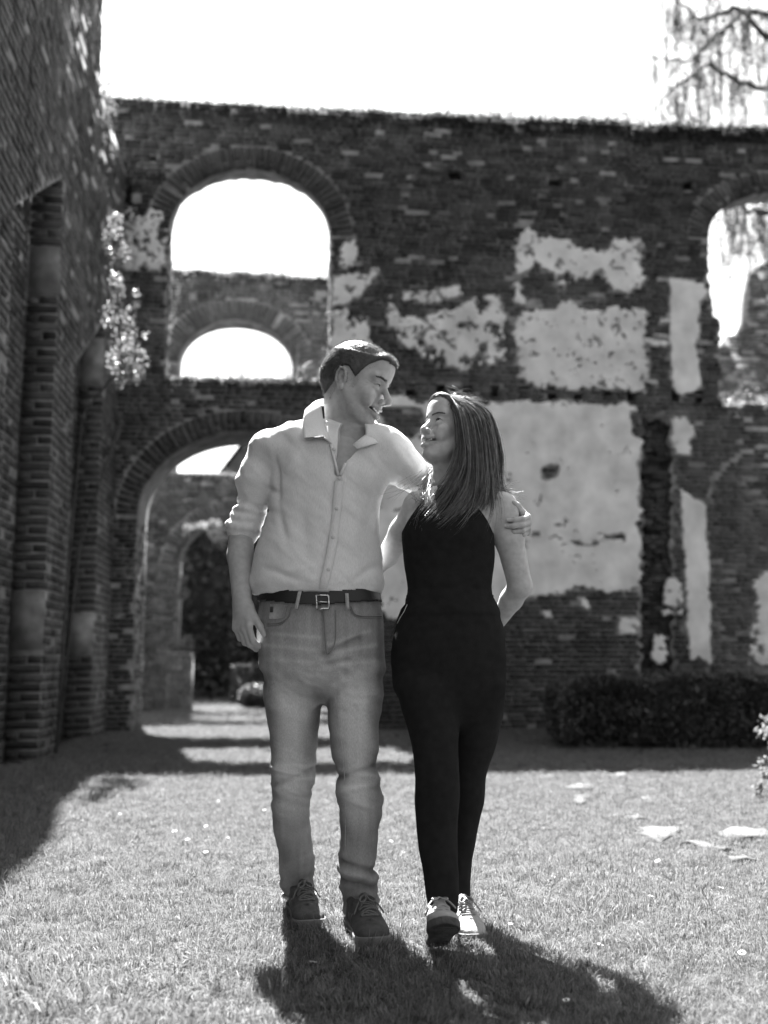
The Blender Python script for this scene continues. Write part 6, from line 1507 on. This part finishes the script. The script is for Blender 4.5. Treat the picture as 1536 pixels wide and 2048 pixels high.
# combed strands lying on the scalp, from the hairline and the parting back and down
gs = np.random.default_rng(77); cand = np.where(scalp & (z > .02))[0]; pk = gs.choice(cand, 2200); P0 = V[pk] + gs.normal(0, .002, (len(pk), 3)); steps = [P0]
sd_ = np.where(P0[:, 1] > -.012, 1.0, -1.0)[:, None]; P = P0
for k_ in range(11):
    fl_ = np.column_stack([np.full(len(P), -.75) + .04 * k_, sd_[:, 0] * (.55 - .03 * k_), np.full(len(P), .15 - .11 * k_)]) + gs.normal(0, .05, (len(P), 3))
    n_ = S.grad(P); fl_ = fl_ - n_ * (fl_ * n_).sum(1, keepdims=True); fl_ /= np.linalg.norm(fl_, axis=1, keepdims=True)
    P, n_ = S.snap(P + fl_ * .011, 4); steps.append(P)
ST = np.array(steps); NN = np.array([S.grad(q) for q in ST]); lift = (np.linspace(0.2, 1, len(ST)) ** .5)[:, None, None] * .0135 + .001
ST = ST + NN * lift + gs.normal(0, .0012, (1, len(pk), 3)); seg = len(ST); VV = []; FF = []; AA = []
Tn = np.gradient(ST, axis=0); Sd = np.cross(Tn, NN); Sd /= np.linalg.norm(Sd, axis=2, keepdims=True) + 1e-9; ww = (.0011 * np.sin(np.linspace(.5, math.pi * .97, seg)))[:, None, None]
Lf, Rt = ST - Sd * ww, ST + Sd * ww; VV = np.concatenate([Lf, Rt]).transpose(1, 0, 2).reshape(-1, 3); b0 = np.arange(len(pk))[:, None, None] * (2 * seg); kk = np.arange(seg - 1)[None, :, None]
FF = np.concatenate([b0 + kk, b0 + kk + 1, b0 + seg + kk + 1, b0 + seg + kk], 2).reshape(-1, 4)
me = mesh('hair_strands', TW(VV), FF, True, {'tone': np.repeat(np.clip(gs.normal(.5, .2, len(pk)), .12, 1.0), 2 * seg)}); o = link('hair_strands', me, M_hairW); child_at_world(o, hairW); o['kind'] = 'stuff'
# lit ends: the far side behind the neck, over the shoulder, flyaways on the crown
def wisps(n, a, b, c, sp, seed, w=.0007, seg=9):
    g_ = np.random.default_rng(seed); V = []; Fc = []; k = 0
    for i in range(n):
        p0 = np.asarray(a) + g_.normal(0, sp[0], 3); p1 = np.asarray(b) + g_.normal(0, sp[1], 3); p2 = np.asarray(c) + g_.normal(0, sp[2], 3); t = np.linspace(0, 1, seg)[:, None]
        P = (1 - t) ** 2 * p0 + 2 * t * (1 - t) * p1 + t * t * p2; Tn = np.gradient(P, axis=0); Sd = np.cross(Tn, g_.normal(size=3)); Sd /= np.linalg.norm(Sd, axis=1, keepdims=True)
        ww = (w * np.linspace(1, .25, seg))[:, None]; V.append(np.concatenate([P - Sd * ww, P + Sd * ww])); Fc.append(np.array([(k + j, k + j + 1, k + seg + j + 1, k + seg + j) for j in range(seg - 1)])); k += 2 * seg
    return np.concatenate(V), np.concatenate(Fc), np.full(k, .62)
W_ = [wisps(150, at(882, 925, 3.40), at(858, 955, 3.36), at(838, 1000, 3.30), (.012, .014, .018), 1), wisps(60, at(868, 960, 3.33), at(850, 985, 3.27), at(842, 1008, 3.24), (.012, .012, .02), 2),
      wisps(80, at(992, 980, 3.30), at(1012, 988, 3.29), at(1034, 1000, 3.28), (.010, .010, .014), 3), wisps(40, at(995, 985, 3.27), at(1015, 985, 3.27), at(1036, 990, 3.28), (.008, .008, .012), 4),
      wisps(18, at(845, 955, 3.30), at(815, 975, 3.24), at(775, 990, 3.23), (.012, .012, .02), 5, .0005), wisps(110, at(905, 806, 3.31), at(925, 790, 3.30), at(958, 812, 3.30), (.022, .016, .02), 6, .0005),
      wisps(40, at(872, 822, 3.29), at(886, 797, 3.28), at(926, 800, 3.31), (.010, .008, .016), 7, .0007), wisps(60, at(900, 810, 3.25), at(914, 798, 3.26), at(950, 816, 3.24), (.012, .008, .016), 17, .0007), wisps(70, at(980, 860, 3.33), at(1000, 900, 3.33), at(995, 960, 3.33), (.01, .006, .012), 8, .0005), wisps(40, at(845, 985, 3.22), at(850, 1000, 3.21), at(836, 1040, 3.20), (.02, .014, .02), 9, .0006)]
rv, rq, ra = merge(W_); me = mesh('flyaway_hair', rv, rq, True, {'tone': ra}); o = link('flyaway_hair', me, M_hairW); child_at_world(o, hairW); o['kind'] = 'stuff'
